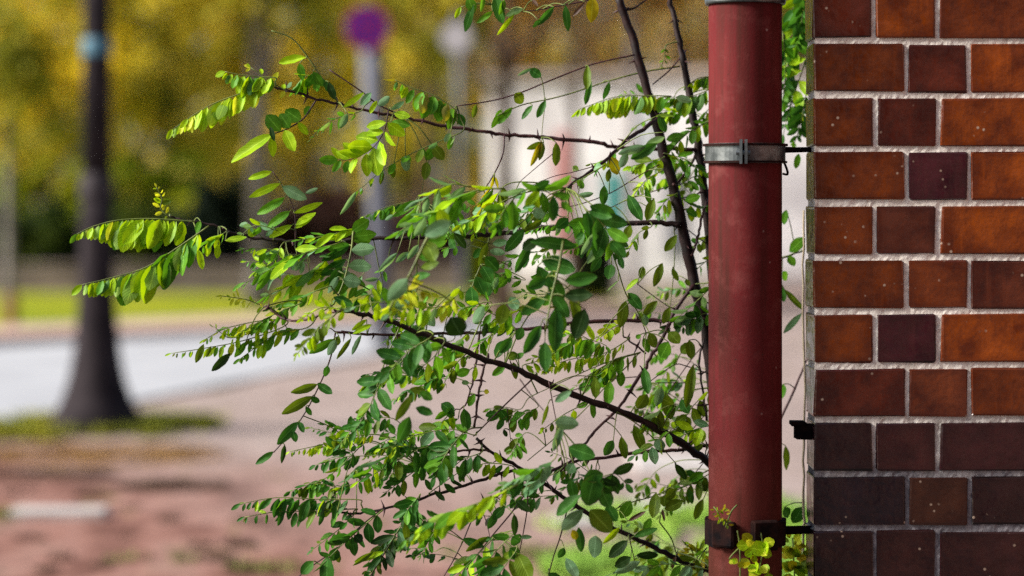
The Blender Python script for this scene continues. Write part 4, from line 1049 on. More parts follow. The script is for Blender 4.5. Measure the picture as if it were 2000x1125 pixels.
leaf([(1010, 440), (980, 420), (965, 410)], 4.2, 3, 30, 30, .3, 'gbo')
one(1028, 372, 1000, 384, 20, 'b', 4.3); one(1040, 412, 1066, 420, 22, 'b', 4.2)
leaf([(1140, 404), (1172, 432), (1196, 466), (1208, 496)], 4.10, 4, 52, 20, .35, 'ddbg', ratio=.42)
leaf([(1172, 418), (1150, 440), (1140, 456)], 4.2, 2, 44, 20, .4, 'dg', ratio=.52)
one(1152, 402, 1206, 424, 26, 'd', 4.1); one(1130, 430, 1132, 470, 26, 'g', 4.2); one(1166, 452, 1132, 500, 15, 'b', 4.2); one(1178, 470, 1146, 516, 16, 'b', 4.16); one(1192, 470, 1222, 506, 26, 'd', 4.1); one(1110, 426, 1086, 446, 22, 'd', 4.2); one(1138, 418, 1168, 446, 26, 'd', 4.15)
line([(956, 463), (948, 495), (934, 530), (918, 570)], 4.36, 4.0, 4.34, 'stem_green')
one(952, 474, 934, 522, 15, 'o', 4.35); one(962, 476, 992, 472, 16, 'b', 4.36); one(956, 490, 988, 494, 15, 'b', 4.36); one(948, 502, 974, 530, 27, 'd', 4.3); one(942, 520, 962, 552, 28, 'd', 4.3); one(930, 540, 946, 580, 28, 'd', 4.29); one(920, 560, 926, 602, 28, 'd', 4.28); one(944, 548, 956, 580, 22, 'd', 4.3); one(938, 485, 925, 505, 14, 'd', 4.35)
one(1036, 476, 1002, 532, 20, 'd', 4.2); one(1036, 472, 1130, 480, 24, 'd', 4.05); one(1024, 448, 986, 492, 22, 'd', 4.2); one(1048, 468, 1020, 488, 22, 'k', 4.1); one(1058, 430, 1020, 452, 14, 'o', 4.2)
# hanging dark leaf in the centre
line([(1100, 470), (1092, 520), (1078, 576), (1066, 640)], 4.04, 5, 4.0, 'stem_green')
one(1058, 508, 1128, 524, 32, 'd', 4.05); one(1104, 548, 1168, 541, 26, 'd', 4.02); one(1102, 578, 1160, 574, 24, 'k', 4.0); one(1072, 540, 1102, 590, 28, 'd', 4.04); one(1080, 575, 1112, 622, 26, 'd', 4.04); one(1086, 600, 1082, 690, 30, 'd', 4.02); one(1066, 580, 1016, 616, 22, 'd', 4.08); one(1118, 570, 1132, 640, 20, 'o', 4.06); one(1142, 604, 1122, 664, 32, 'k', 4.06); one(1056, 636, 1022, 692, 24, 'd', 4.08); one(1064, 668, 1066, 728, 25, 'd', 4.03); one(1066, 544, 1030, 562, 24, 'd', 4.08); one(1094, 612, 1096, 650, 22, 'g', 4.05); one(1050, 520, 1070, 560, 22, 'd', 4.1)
leaf([(1110, 560), (1060, 575), (1020, 570)], 4.2, 3, 34, 30, .3, 'gdl')
# left hand fronds
leaf([(380, 433), (345, 430), (290, 427), (230, 430), (182, 442), (150, 457)], 4.27, 10, 46, 12, .90, 'llwg', ratio=.42, tip=.4, join=False)
leaf([(408, 441), (352, 480), (285, 522), (215, 543), (160, 556)], 4.24, 12, 52, 12, .88, 'lglg', ratio=.44, tip=.45, join=False)
leaf([(330, 423), (314, 408), (316, 388), (306, 366)], 4.33, 6, 19, 25, .0, 'wlo', ratio=.42, tip=.5)
leaf([(442, 452), (410, 470), (380, 488)], 4.34, 4, 30, 60, .4, 'lg', ratio=.4)
one(388, 488, 396, 528, 14, 'l', 4.33); one(426, 478, 424, 506, 13, 'l', 4.34); one(392, 432, 382, 456, 14, 'g', 4.34); one(432, 462, 400, 470, 10, 'l', 4.34); one(440, 470, 480, 462, 12, 'l', 4.35)
leaf([(540, 450), (500, 440), (470, 460)], 4.37, 3, 28, 40, .3, 'blg')
line([(577, 470), (576, 420), (562, 380), (533, 335)], 4.40, 2.8, 4.38, 'stem_red')
one(531, 335, 483, 350, 14, 'l', 4.38); one(548, 358, 483, 385, 15, 'l', 4.38); one(556, 386, 500, 420, 18, 'g', 4.38); one(566, 412, 520, 446, 18, 'g', 4.38); one(570, 440, 524, 464, 15, 'l', 4.38); one(551, 364, 601, 390, 24, 'b', 4.36); one(596, 378, 622, 367, 9, 'b', 4.37); one(574, 416, 632, 397, 12, 'l', 4.38); one(578, 440, 616, 410, 18, 'l', 4.38); one(576, 446, 610, 424, 12, 'l', 4.38); one(500, 460, 484, 448, 18, 'l', 4.38); one(484, 436, 465, 440, 10, 'b', 4.38); one(530, 448, 500, 432, 16, 'b', 4.38)
leaf([(686, 448), (640, 460), (590, 468)], 4.36, 4, 40, 65, .15, 'lg', ratio=.36, ang=35)
leaf([(664, 474), (600, 492), (540, 520), (480, 552)], 4.34, 6, 56, 55, .1, 'glgb', ratio=.36, ang=34)
leaf([(672, 478), (620, 520), (560, 560), (520, 578)], 4.36, 5, 50, 55, .15, 'gldb', ratio=.36, ang=34)
leaf([(550, 478), (535, 510), (500, 530)], 4.36, 3, 36, 50, .2, 'lgb', ratio=.34)
line([(690, 452), (686, 490), (672, 548), (652, 594)], 4.34, 4.6, 4.32, 'stem_green')
one(686, 490, 733, 484, 26, 'b', 4.32); one(680, 520, 728, 516, 27, 'b', 4.32); one(670, 546, 706, 552, 27, 'b', 4.32); one(682, 478, 626, 512, 22, 'd', 4.34); one(676, 506, 624, 540, 22, 'd', 4.34); one(668, 522, 642, 556, 22, 'd', 4.34); one(688, 462, 736, 458, 22, 'g', 4.34); one(688, 452, 722, 428, 26, 'g', 4.34); one(660, 540, 640, 574, 14, 'b', 4.33); one(690, 470, 726, 470, 18, 'g', 4.34); one(652, 580, 690, 596, 18, 'd', 4.2); one(684, 478, 640, 488, 18, 'g', 4.34)
one(630, 524, 598, 558, 18, 'l', 4.36); one(622, 528, 612, 552, 16, 'l', 4.36); one(648, 548, 612, 568, 16, 'l', 4.36); one(700, 446, 640, 470, 14, 'l', 4.36)
# young sprays low left
leaf([(548, 622), (500, 628), (440, 642), (402, 662)], 4.26, 9, 27, 30, .55, 'llwg', ratio=.34)
leaf([(560, 634), (480, 664), (400, 680), (335, 690)], 4.27, 8, 24, 50, .6, 'lowg', ratio=.34)
leaf([(520, 600), (480, 585), (432, 578)], 4.26, 6, 20, 35, .3, 'wwl', ratio=.4)
leaf([(590, 590), (540, 612), (470, 648)], 4.25, 7, 34, 45, .35, 'glwd', ratio=.34, ang=40)
leaf([(600, 640), (540, 652), (470, 700)], 4.27, 7, 32, 45, .4, 'glw', ratio=.36, ang=45)
leaf([(640, 560), (580, 582), (530, 600)], 4.28, 5, 34, 50, .3, 'gdl', ratio=.34, ang=40)
leaf([(545, 620), (500, 645), (450, 660), (420, 640)], 4.26, 6, 24, 30, .3, 'lwl', ratio=.36)
one(450, 690, 412, 726, 17, 'k', 4.27); one(480, 668, 460, 700, 15, 'g', 4.27); one(398, 672, 382, 710, 13, 'o', 4.27); one(412, 676, 400, 700, 8, 'o', 4.27); one(560, 640, 570, 658, 18, 'g', 4.27)
leaf([(660, 610), (622, 640), (580, 692)], 4.08, 8, 27, 35, .3, 'olgl', ratio=.4)
leaf([(680, 606), (630, 600), (590, 622)], 4.10, 6, 26, 35, .3, 'lwl', ratio=.4)
# hanging leaf with oval leaflets
line([(655, 650), (645, 700), (620, 760), (592, 812), (562, 852), (534, 884)], 4.34, 3.6, 4.33, 'stem_red')
one(620, 750, 566, 768, 20, 'o', 4.33); one(620, 750, 651, 770, 17, 'd', 4.33); one(610, 774, 548, 810, 20, 'o', 4.33); one(607, 776, 625, 786, 13, 'd', 4.33); one(597, 794, 609, 812, 10, 'd', 4.33); one(582, 824, 540, 870, 20, 'd', 4.33); one(584, 824, 594, 845, 12, 'd', 4.33); one(572, 842, 578, 864, 14, 'd', 4.33); one(556, 868, 547, 904, 12, 'k', 4.33); one(534, 882, 498, 908, 13, 'd', 4.33); one(640, 714, 634, 736, 15, 'd', 4.33); one(652, 662, 602, 692, 18, 'g', 4.33); one(656, 664, 640, 694, 17, 'b', 4.32); one(662, 656, 656, 676, 14, 'o', 4.33); one(686, 660, 656, 700, 9, 'o', 4.33); one(706, 654, 686, 694, 5, 'b', 4.33); one(726, 634, 688, 652, 12, 'l', 4.33); one(716, 624, 686, 646, 10, 'l', 4.34); one(640, 640, 622, 660, 16, 'l', 4.33)
# centre, above and below the long diagonal stem
leaf([(760, 610), (772, 580), (806, 564), (842, 572)], 4.0, 5, 30, 20, .5, 'wlly', ratio=.44)
leaf([(880, 590), (850, 600), (800, 600), (760, 614)], 4.0, 6, 34, 25, .4, 'lwgb', ratio=.44)
leaf([(800, 600), (740, 590), (690, 600)], 4.04, 4, 34, 30, .3, 'lgb', ratio=.42)
leaf([(900, 560), (880, 590), (850, 612)], 4.12, 4, 28, 25, .4, 'lwo', ratio=.46)
leaf([(960, 590), (910, 600), (870, 610)], 4.25, 5, 28, 30, .4, 'lgo', ratio=.42)
leaf([(1005, 640), (960, 612), (920, 602)], 4.3, 5, 26, 30, .35, 'lwgo', ratio=.42)
leaf([(1040, 600), (1000, 612), (960, 630)], 4.26, 4, 28, 30, .4, 'glo', ratio=.42)
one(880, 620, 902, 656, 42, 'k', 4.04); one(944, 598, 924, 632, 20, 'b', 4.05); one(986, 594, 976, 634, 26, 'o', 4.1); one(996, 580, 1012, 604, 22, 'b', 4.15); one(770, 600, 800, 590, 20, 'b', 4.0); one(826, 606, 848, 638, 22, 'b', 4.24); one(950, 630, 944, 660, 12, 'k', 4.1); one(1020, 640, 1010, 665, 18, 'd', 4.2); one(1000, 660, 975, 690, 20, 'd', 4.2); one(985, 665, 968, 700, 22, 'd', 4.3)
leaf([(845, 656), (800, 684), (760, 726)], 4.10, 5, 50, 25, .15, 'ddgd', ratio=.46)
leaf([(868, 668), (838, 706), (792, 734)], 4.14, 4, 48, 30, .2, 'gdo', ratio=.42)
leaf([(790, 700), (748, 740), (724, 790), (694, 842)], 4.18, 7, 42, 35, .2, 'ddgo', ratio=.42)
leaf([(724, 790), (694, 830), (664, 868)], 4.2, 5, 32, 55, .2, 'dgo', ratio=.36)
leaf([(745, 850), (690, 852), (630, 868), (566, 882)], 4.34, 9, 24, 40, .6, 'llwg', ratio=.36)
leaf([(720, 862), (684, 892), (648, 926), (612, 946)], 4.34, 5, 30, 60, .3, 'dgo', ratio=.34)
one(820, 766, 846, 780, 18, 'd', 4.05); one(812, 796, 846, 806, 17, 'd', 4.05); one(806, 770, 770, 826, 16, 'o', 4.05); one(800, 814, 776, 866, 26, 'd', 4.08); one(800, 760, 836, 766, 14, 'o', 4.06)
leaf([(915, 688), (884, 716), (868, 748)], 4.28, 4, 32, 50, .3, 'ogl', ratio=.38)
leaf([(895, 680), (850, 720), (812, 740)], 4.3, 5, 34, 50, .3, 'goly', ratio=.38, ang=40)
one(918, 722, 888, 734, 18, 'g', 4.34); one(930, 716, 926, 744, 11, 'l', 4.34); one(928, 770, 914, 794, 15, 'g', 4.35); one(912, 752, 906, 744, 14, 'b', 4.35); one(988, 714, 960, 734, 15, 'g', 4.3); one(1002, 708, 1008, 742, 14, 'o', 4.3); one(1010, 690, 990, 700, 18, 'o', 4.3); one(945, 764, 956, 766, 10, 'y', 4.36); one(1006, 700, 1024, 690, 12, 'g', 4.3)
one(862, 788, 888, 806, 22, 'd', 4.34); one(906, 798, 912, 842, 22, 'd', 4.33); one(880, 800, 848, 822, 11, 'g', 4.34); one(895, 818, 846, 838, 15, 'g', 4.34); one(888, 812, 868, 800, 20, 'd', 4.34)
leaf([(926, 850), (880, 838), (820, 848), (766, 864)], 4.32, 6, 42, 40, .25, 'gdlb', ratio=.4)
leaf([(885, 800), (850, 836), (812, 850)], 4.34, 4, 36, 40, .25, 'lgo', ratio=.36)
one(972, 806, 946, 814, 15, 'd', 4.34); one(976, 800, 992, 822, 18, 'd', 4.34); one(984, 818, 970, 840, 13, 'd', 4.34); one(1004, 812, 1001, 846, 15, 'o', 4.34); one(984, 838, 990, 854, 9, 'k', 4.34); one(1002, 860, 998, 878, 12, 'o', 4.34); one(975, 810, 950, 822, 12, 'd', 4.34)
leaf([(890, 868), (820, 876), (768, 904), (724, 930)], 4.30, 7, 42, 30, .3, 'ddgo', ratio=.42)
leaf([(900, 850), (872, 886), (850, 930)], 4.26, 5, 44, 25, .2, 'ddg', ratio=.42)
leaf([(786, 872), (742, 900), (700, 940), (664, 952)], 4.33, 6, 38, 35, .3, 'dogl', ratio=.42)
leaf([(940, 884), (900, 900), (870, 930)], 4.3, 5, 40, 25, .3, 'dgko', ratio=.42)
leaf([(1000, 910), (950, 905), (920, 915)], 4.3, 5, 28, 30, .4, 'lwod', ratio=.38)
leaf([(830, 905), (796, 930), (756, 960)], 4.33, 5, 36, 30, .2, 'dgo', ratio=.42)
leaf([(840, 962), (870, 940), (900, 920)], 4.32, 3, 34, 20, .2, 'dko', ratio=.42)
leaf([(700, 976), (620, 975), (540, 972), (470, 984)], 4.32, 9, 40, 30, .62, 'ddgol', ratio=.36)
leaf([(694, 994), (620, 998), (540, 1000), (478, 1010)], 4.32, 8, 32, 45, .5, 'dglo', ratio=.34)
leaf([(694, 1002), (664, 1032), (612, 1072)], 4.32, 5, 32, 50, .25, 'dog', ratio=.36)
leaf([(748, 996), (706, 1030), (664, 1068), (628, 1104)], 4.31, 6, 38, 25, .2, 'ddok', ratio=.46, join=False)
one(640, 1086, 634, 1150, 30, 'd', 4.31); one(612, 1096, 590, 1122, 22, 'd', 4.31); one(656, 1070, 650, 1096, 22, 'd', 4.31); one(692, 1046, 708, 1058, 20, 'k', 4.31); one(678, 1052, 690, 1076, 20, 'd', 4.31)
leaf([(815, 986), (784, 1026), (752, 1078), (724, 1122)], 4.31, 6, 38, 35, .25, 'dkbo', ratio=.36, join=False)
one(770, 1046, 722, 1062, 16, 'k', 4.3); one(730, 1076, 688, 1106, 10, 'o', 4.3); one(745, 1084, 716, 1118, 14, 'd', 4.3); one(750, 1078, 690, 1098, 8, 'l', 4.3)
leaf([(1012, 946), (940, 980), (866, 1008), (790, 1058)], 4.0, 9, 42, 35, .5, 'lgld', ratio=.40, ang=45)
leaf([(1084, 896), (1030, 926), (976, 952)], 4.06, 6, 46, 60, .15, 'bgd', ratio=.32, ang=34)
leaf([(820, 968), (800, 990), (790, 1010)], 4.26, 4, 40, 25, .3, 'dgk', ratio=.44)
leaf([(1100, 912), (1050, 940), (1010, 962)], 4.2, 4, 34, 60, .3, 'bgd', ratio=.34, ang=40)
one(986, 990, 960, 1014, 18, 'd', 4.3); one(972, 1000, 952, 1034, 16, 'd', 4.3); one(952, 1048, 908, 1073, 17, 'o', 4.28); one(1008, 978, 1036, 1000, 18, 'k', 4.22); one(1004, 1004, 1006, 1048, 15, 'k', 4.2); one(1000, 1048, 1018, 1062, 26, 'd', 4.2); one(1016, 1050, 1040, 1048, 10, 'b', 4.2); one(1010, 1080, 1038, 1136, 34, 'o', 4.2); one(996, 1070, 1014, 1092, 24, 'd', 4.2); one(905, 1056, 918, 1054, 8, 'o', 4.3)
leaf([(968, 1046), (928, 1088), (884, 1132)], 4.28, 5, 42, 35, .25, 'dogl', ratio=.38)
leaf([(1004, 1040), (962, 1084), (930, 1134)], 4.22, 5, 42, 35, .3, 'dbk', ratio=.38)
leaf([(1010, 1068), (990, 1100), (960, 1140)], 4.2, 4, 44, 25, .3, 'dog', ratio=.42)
# right, near and large
one(1136, 968, 1084, 1006, 30, 'd', 4.06); one(1114, 936, 1122, 978, 20, 'd', 4.12); one(1162, 926, 1146, 986, 44, 'd', 4.08); one(1196, 926, 1182, 962, 34, 'd', 4.1); one(1138, 996, 1096, 1036, 24, 'b', 4.06); one(1152, 996, 1196, 1040, 40, 'o', 4.1); one(1164, 1046, 1160, 1090, 28, 'b', 4.2); one(1226, 1056, 1188, 1090, 22, 'k', 4.26); one(1232, 978, 1212, 1016, 24, 'g', 4.34); one(1238, 1048, 1286, 1032, 15, 'd', 4.34); one(1258, 1036, 1272, 1012, 15, 'g', 4.36); one(1226, 1018, 1262, 997, 8, 'r', 4.3); one(1120, 905, 1110, 925, 20, 'b', 4.1); one(1172, 950, 1190, 990, 30, 'd', 4.1); one(1186, 985, 1204, 1020, 24, 'd', 4.12); one(1210, 1030, 1176, 1062, 14, 'l', 4.2); one(1140, 935, 1180, 925, 26, 'd', 4.08); one(1130, 1030, 1136, 1080, 18, 'd', 4.2); one(1102, 1070, 1090, 1090, 18, 'd', 4.3); one(1105, 1090, 1130, 1130, 20, 'b', 4.2); one(1118, 1035, 1126, 1055, 14, 'y', 4.16); one(1070, 1120, 1100, 1135, 16, 'd', 4.3)
leaf([(1160, 930), (1200, 925), (1222, 944)], 4.1, 2, 40, 25, .3, 'dk', ratio=.5)
one(1282, 962, 1280, 1014, 24, 'o', 4.38); one(1334, 978, 1298, 998, 22, 'o', 4.4); one(1318, 955, 1300, 975, 22, 'o', 4.4); one(1300, 966, 1296, 990, 18, 'o', 4.4); one(1318, 905, 1342, 938, 16, 'k', 4.42); one(1374, 974, 1356, 1016, 17, 'o', 4.42); one(1345, 940, 1375, 922, 18, 'g', 4.42); one(1345, 955, 1352, 985, 14, 'd', 4.42); one(1360, 938, 1382, 960, 18, 'g', 4.44); one(1294, 995, 1298, 1020, 6, 'r', 4.4); one(1340, 920, 1360, 930, 14, 'd', 4.44)
leaf([(1386, 925), (1350, 945), (1316, 955)], 4.44, 4, 36, 30, .4, 'ogd', ratio=.42)
# right middle
one(1192, 744, 1190, 792, 22, 'g', 4.4); one(1164, 736, 1164, 778, 18, 'o', 4.24); one(1212, 724, 1213, 756, 18, 'g', 4.42); one(1258, 718, 1270, 772, 20, 'd', 4.34); one(1264, 770, 1244, 796, 26, 'o', 4.34); one(1292, 756, 1280, 792, 20, 'b', 4.36); one(1300, 768, 1312, 820, 26, 'o', 4.38); one(1354, 712, 1338, 800, 22, 'o', 4.4); one(1330, 780, 1346, 808, 22, 'd', 4.4); one(1238, 830, 1258, 884, 22, 'o', 4.4); one(1214, 852, 1222, 898, 18, 'o', 4.4); one(1292, 858, 1284, 880, 24, 'b', 4.36); one(1266, 806, 1274, 846, 20, 'o', 4.4); one(1110, 874, 1164, 892, 30, 'd', 4.08); one(1084, 826, 1132, 828, 28, 'b', 4.08); one(1116, 764, 1084, 786, 15, 'b', 4.1); one(1070, 790, 1058, 832, 11, 'o', 4.16); one(1156, 784, 1160, 818, 12, 'g', 4.34); one(1150, 786, 1126, 796, 12, 'g', 4.34); one(1198, 860, 1178, 890, 20, 'd', 4.3); one(1060, 842, 1054, 842, 10, 'l', 4.3); one(1330, 690, 1350, 670, 22, 'o', 4.44); one(1098, 830, 1080, 880, 16, 'b', 4.12)
leaf([(1150, 786), (1104, 808), (1062, 838)], 4.34, 4, 26, 50, .3, 'lgo')
leaf([(1320, 790), (1290, 800), (1262, 830)], 4.38, 3, 40, 25, .4, 'ogd')
leaf([(1390, 760), (1356, 790), (1330, 830)], 4.44, 4, 40, 25, .3, 'ogdl')
leaf([(1392, 830), (1360, 838), (1322, 856)], 4.42, 4, 36, 30, .3, 'lgb')
leaf([(1380, 870), (1340, 850), (1300, 830)], 4.44, 4, 34, 30, .3, 'olg')
leaf([(1310, 840), (1275, 870), (1240, 890)], 4.36, 4, 34, 40, .3, 'gob')
leaf([(1392, 556), (1350, 598), (1300, 640)], 4.48, 5, 38, 30, .2, 'bgd', ratio=.42)
leaf([(1392, 610), (1360, 618), (1330, 640)], 4.48, 4, 36, 25, .3, 'bgd', ratio=.45)
one(1306, 648, 1328, 672, 25, 'o', 4.4); one(1346, 664, 1350, 702, 20, 'o', 4.4); one(1306, 668, 1290, 700, 28, 'g', 4.38); one(1268, 650, 1280, 680, 20, 'o', 4.36); one(1256, 660, 1268, 690, 18, 'g', 4.4); one(1242, 660, 1252, 655, 10, 'g', 4.4)
one(1256, 520, 1252, 546, 15, 'o', 4.44); one(1294, 514, 1276, 562, 17, 'o', 4.42); one(1314, 522, 1324, 550, 12, 'o', 4.46); one(1248, 544, 1220, 568, 12, 'l', 4.44); one(1226, 572, 1254, 606, 23, 'd', 4.36); one(1222, 588, 1210, 642, 23, 'o', 4.36); one(1284, 588, 1254, 618, 17, 'o', 4.38); one(1194, 516, 1188, 546, 22, 'd', 4.24); one(1174, 502, 1154, 532, 18, 'd', 4.2); one(1208, 548, 1184, 570, 6, 'b', 4.3); one(1308, 600, 1294, 634, 16, 'o', 4.44); one(1258, 614, 1262, 634, 14, 'b', 4.36); one(1340, 545, 1345, 560, 12, 'o', 4.46)
one(1322, 460, 1298, 492, 18, 'o', 4.44); one(1232, 440, 1222, 467, 18, 'o', 4.42)
leaf([(1272, 443), (1246, 456), (1228, 490)], 4.42, 3, 26, 30, .4, 'ogl')
leaf([(1392, 500), (1362, 525), (1350, 545)], 4.52, 4, 26, 25, .3, 'gld')
leaf([(1392, 455), (1370, 470), (1356, 480)], 4.54, 3, 26, 25, .3, 'odg')
leaf([(1216, 634), (1196, 640), (1172, 660)], 4.4, 6, 20, 20, .3, 'wl', ratio=.5)
leaf([(1228, 662), (1180, 690), (1110, 703), (1044, 728)], 4.42, 9, 27, 30, .7, 'llow', ratio=.36)
leaf([(1252, 688), (1204, 702), (1140, 738)], 4.42, 6, 32, 30, .6, 'lgo', ratio=.36, join=False)
leaf([(1130, 660), (1080, 690), (1040, 700)], 4.4, 6, 28, 30, .4, 'lgow', ratio=.38)
leaf([(1020, 715), (1050, 705), (1100, 680)], 4.4, 5, 26, 30, .5, 'lgo', ratio=.38)
leaf([(1390, 1112), (1320, 1102), (1260, 1106), (1200, 1118)], 4.36, 7, 36, 50, .3, 'bdg', ratio=.38)
leaf([(1380, 1070), (1350, 1100), (1310, 1130)], 4.44, 4, 30, 30, .3, 'oyg')
one(1286, 1084, 1242, 1084, 18, 'k', 4.36); one(1232, 1088, 1200, 1108, 20, 'k', 4.3); one(1320, 1086, 1312, 1112, 7, 'r', 4.42); one(1250, 1096, 1200, 1120, 18, 'b', 4.3)
# right of the pipe
leaf([(1562, -20), (1552, 50), (1545, 110), (1540, 150)], 4.66, 7, 44, 25, .25, 'gld', join=False)
leaf([(1580, 100), (1556, 170), (1540, 220), (1530, 262)], 4.64, 7, 42, 25, .25, 'gdl', join=False)
leaf([(1570, -30), (1566, 40), (1556, 90)], 4.62, 6, 46, 25, .3, 'dgd', join=False)
leaf([(1528, 60), (1534, 130), (1530, 200)], 4.64, 6, 44, 25, .3, 'dgd', join=False)
leaf([(1575, 180), (1566, 230), (1552, 280)], 4.62, 5, 36, 25, .3, 'dg', join=False)
leaf([(1520, 20), (1536, 80), (1540, 140)], 4.68, 5, 40, 25, .3, 'gld', join=False)
leaf([(1520, 160), (1545, 200), (1560, 250)], 4.66, 5, 36, 25, .3, 'dgl', join=False)
one(1572, 464, 1540, 492, 24, 'g', 4.6); one(1540, 500, 1552, 520, 18, 'g', 4.6); one(1528, 530, 1540, 548, 18, 'g', 4.6); one(1532, 565, 1572, 606, 12, 'o', 4.56); one(1566, 612, 1528, 652, 13, 'b', 4.56); one(1560, 300, 1554, 330, 14, 'g', 4.6); one(1536, 410, 1530, 440, 16, 'g', 4.6); one(1528, 560, 1532, 590, 14, 'd', 4.58); one(1530, 750, 1526, 780, 16, 'g', 4.6); one(1534, 870, 1540, 920, 16, 'o', 4.56); one(1568, 990, 1548, 1022, 26, 'd', 4.5); one(1532, 990, 1540, 1012, 22, 'd', 4.5)
mesh_obj('twigs', TW, M['stem_green'], shrub, True)['kind'] = 'stuff'

# ---- smaller sprays that fill the inside of the shrub
rf = random.Random(4242)
for cx, cy, rx, ry, cnt, keys in ((900, 430, 130, 55, 9, 'gdlb'), (790, 560, 110, 45, 7, 'gldb'), (1060, 470, 140, 80, 9, 'gdbo'), (930, 620, 110, 40, 8, 'gldo'), (850, 700, 110, 60, 9, 'dgol'),
                                 (760, 850, 120, 55, 8, 'dgol'), (880, 890, 110, 50, 8, 'dgo'), (680, 930, 90, 50, 6, 'dgo'), (900, 1050, 150, 60, 9, 'dgok'), (1130, 960, 90, 60, 6, 'dogb'),
                                 (1340, 640, 45, 180, 9, 'gobl'), (1330, 300, 50, 120, 9, 'glo'), (1330, 870, 50, 110, 9, 'ogbl'), (1150, 690, 100, 45, 6, 'gldo'), (1320, 1080, 60, 45, 6, 'oybg'), (620, 520, 80, 50, 5, 'glb'), (1010, 820, 60, 60, 3, 'go')):
    for _ in range(cnt):
        a_, q_ = rf.uniform(0, math.tau), math.sqrt(rf.random())
        x, y = cx + rx * q_ * math.cos(a_), cy + ry * q_ * math.sin(a_)
        th = R(rf.uniform(110, 215)); Ls = rf.uniform(55, 105)
        x1, y1 = x + Ls * math.cos(th), y + Ls * math.sin(th) * .8
        leaf([(x, y), ((x + x1) / 2, (y + y1) / 2 - Ls * .06), (x1, y1)], rf.uniform(4.28, 4.52) if cx < 1270 else rf.uniform(4.58, 4.7), rf.randint(4, 6), rf.uniform(22, 33), rf.uniform(15, 65), rf.uniform(.2, .6), keys, ratio=rf.uniform(.36, .46), w=2.4)

# ---- leaflet meshes: six shapes, shared
def leaflet_mesh(vi):
    r = random.Random(40 + vi); bm = bmesh.new()
    n = 7
    prof = [.06, .60, .90, 1.0, 1.0, .92, .66, .16]
    curl = r.uniform(-.22, .42); fold = r.uniform(.04, .38); tw = r.uniform(-.45, .45)
    rows = []
    uvl = bm.loops.layers.uv.new('UVMap')
    for i in range(n + 1):
        u = i / n; w = prof[i] * .5 * (1 + r.uniform(-.06, .06))
        z = -curl * u * u + .02 * r.uniform(-1, 1)
        a = tw * u
        row = []
        for v in (-1, -.5, 0, .5, 1):
            yy = v * w; zz = abs(v) ** 1.3 * w * fold * 1.2 + .012 * r.uniform(-1, 1) * abs(v)
            row.append((bm.verts.new((u, yy * math.cos(a) - zz * .4 * math.sin(a), z + zz * .45 + yy * .45 * math.sin(a))), u, .5 + .5 * v))
        rows.append(row)
    for i in range(n):
        for j in range(4):
            q = [rows[i][j], rows[i + 1][j], rows[i + 1][j + 1], rows[i][j + 1]]
            f = bm.faces.new([k[0] for k in q]); f.smooth = True
            for lp, k in zip(f.loops, q): lp[uvl].uv = (k[1], k[2])
    me = bpy.data.meshes.new('leaflet'); bm.to_mesh(me); bm.free()
    return me
LSH = [leaflet_mesh(i) for i in range(6)]
LSHM = {}
def lmesh(vi, key):
    if (vi, key) not in LSHM:
        me = LSH[vi].copy(); me.materials.append(LM[key]); LSHM[(vi, key)] = me
    return LSHM[(vi, key)]
order = sorted(range(len(LEAFLETS)), key=lambda i: -LEAFLETS[i][2])
single = set(order[:300])
V, Fc, MI, UV = [], [], [], []
for i, (m, key, sz, par, vi) in enumerate(LEAFLETS):
    if i in single:
        data_obj('leaflet', lmesh(vi, key), par or shrub, m)
    else:
        me = LSH[vi]; b = len(V)
        V.extend((m @ v.co)[:] for v in me.vertices)
        uvd = me.uv_layers[0].data
        for p in me.polygons:
            Fc.append([b + k for k in p.vertices]); MI.append(LEAF_KEYS.index(key))
            UV.extend(uvd[li].uv[:] for li in p.loop_indices)
me = bpy.data.meshes.new('foliage'); me.from_pydata(V, [], Fc)
for k_ in LEAF_KEYS: me.materials.append(LM[k_])
me.polygons.foreach_set('material_index', MI); me.polygons.foreach_set('use_smooth', [True] * len(Fc))
ul = me.uv_layers.new(name='UVMap'); ul.data.foreach_set('uv', [c for q in UV for c in q])
fo = bpy.data.objects.new('foliage', me); COL.objects.link(fo); fo.parent = shrub; fo['kind'] = 'stuff'
print('leaflets', len(LEAFLETS))

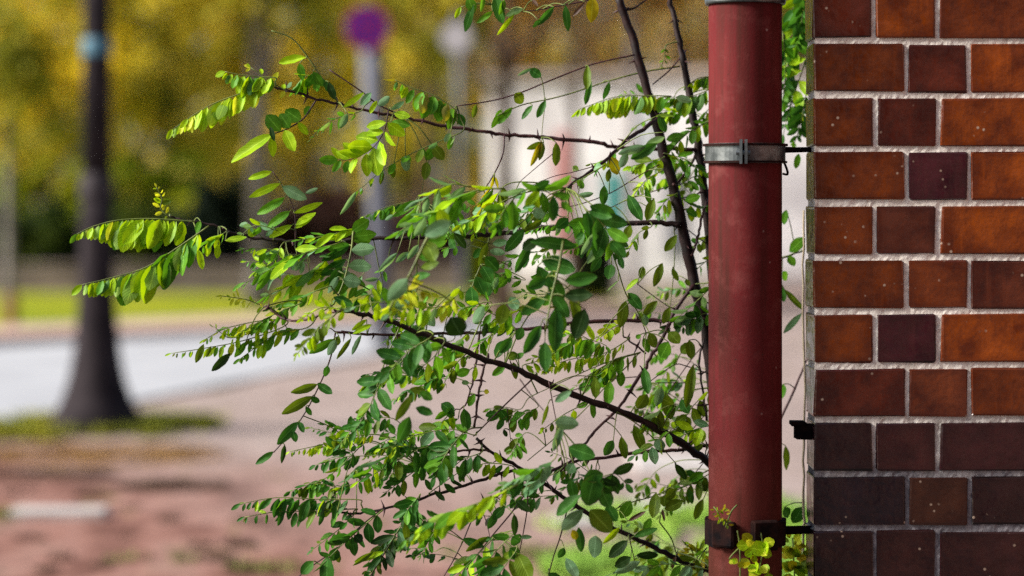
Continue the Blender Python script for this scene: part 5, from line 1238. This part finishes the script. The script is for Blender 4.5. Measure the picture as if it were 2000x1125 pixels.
# ------------------------------------------------------------------ small plants at the foot of the pipe
def small_plant(name, label, blobs, stems, Y, keys, sd, shape=.9):
    r = random.Random(sd)
    c0 = P(blobs[0][0], blobs[0][1], Y); root = empty(name, c0); tag(root, label, 'plant')
    for pts in stems:
        sp = catmull([P(x, y, Y + r.uniform(-.004, .004)) - c0 for x, y in pts], 4)
        bm = bmesh.new(); tube(bm, sp, .0016, 5); mesh_obj('stem', bm, M['stem_green'], root, True)
    for px, py, rp, n, L in blobs:
        for _ in range(n):
            a = r.uniform(0, math.tau); q = math.sqrt(r.random()) * rp
            b = P(px + q * math.cos(a), py + q * math.sin(a), Y + r.uniform(-.02, .012)) - c0
            d = Vector((math.cos(a) + r.gauss(0, .4), r.gauss(-.4, .4), math.sin(-a) * .7 + r.gauss(-.1, .4))).normalized()
            nr = (CAM - c0 + Vector((r.gauss(0, .8), 0, r.gauss(.8, .8)))).normalized()
            s = nr.cross(d); s.normalize(); nn = d.cross(s)
            Lm = L / PPM * r.uniform(.7, 1.2); W = Lm * shape
            m = Matrix(((d.x * Lm, s.x * W, nn.x * Lm, b.x), (d.y * Lm, s.y * W, nn.y * Lm, b.y), (d.z * Lm, s.z * W, nn.z * Lm, b.z), (0, 0, 0, 1)))
            data_obj('leaf', lmesh(r.randrange(6), r.choice(keys)), root, m)
FY = PY - PR - .018
small_plant('creeping_plant', 'small yellow-green creeping plant growing over the rusty lower clamp', [(1478, 1066, 16, 12, 20), (1496, 1080, 8, 4, 26), (1486, 1102, 22, 12, 20), (1460, 1112, 10, 5, 20), (1424, 1090, 6, 4, 12)],
            [[(1443, 1180), (1446, 1110), (1444, 1060), (1440, 1036)], [(1470, 1180), (1484, 1110), (1490, 1070), (1486, 1040)], [(1444, 1070), (1430, 1084), (1424, 1092)]], FY, 'wwlyl', 5)
small_plant('moss_tuft', 'ragged yellowish tuft of moss on top of the left clamp lug', [(1414, 1006, 12, 18, 11), (1422, 1024, 6, 6, 9), (1400, 1000, 8, 6, 9)],
            [[(1418, 1030), (1428, 1000), (1440, 986)], [(1408, 1020), (1402, 1000), (1394, 990)]], FY - .004, 'yoyl', 6, .35)
small_plant('weed', 'yellow-green weed filling the gap between downpipe and wall foot', [(1552, 1095, 18, 26, 26), (1548, 1060, 14, 10, 20), (1556, 1125, 18, 20, 28)],
            [[(1550, 1400), (1552, 1150), (1548, 1050)], [(1560, 1400), (1560, 1150), (1566, 1060)]], 4.47, 'oywl', 7, .6)
small_plant('weed', 'dry yellow-green weed left of the downpipe foot behind the clamp', [(1366, 1085, 18, 18, 22), (1352, 1075, 14, 10, 16), (1372, 1118, 16, 14, 22)],
            [[(1370, 1400), (1366, 1150), (1360, 1070)], [(1380, 1400), (1360, 1110), (1332, 1056)]], 4.50, 'oyyl', 8, .4)
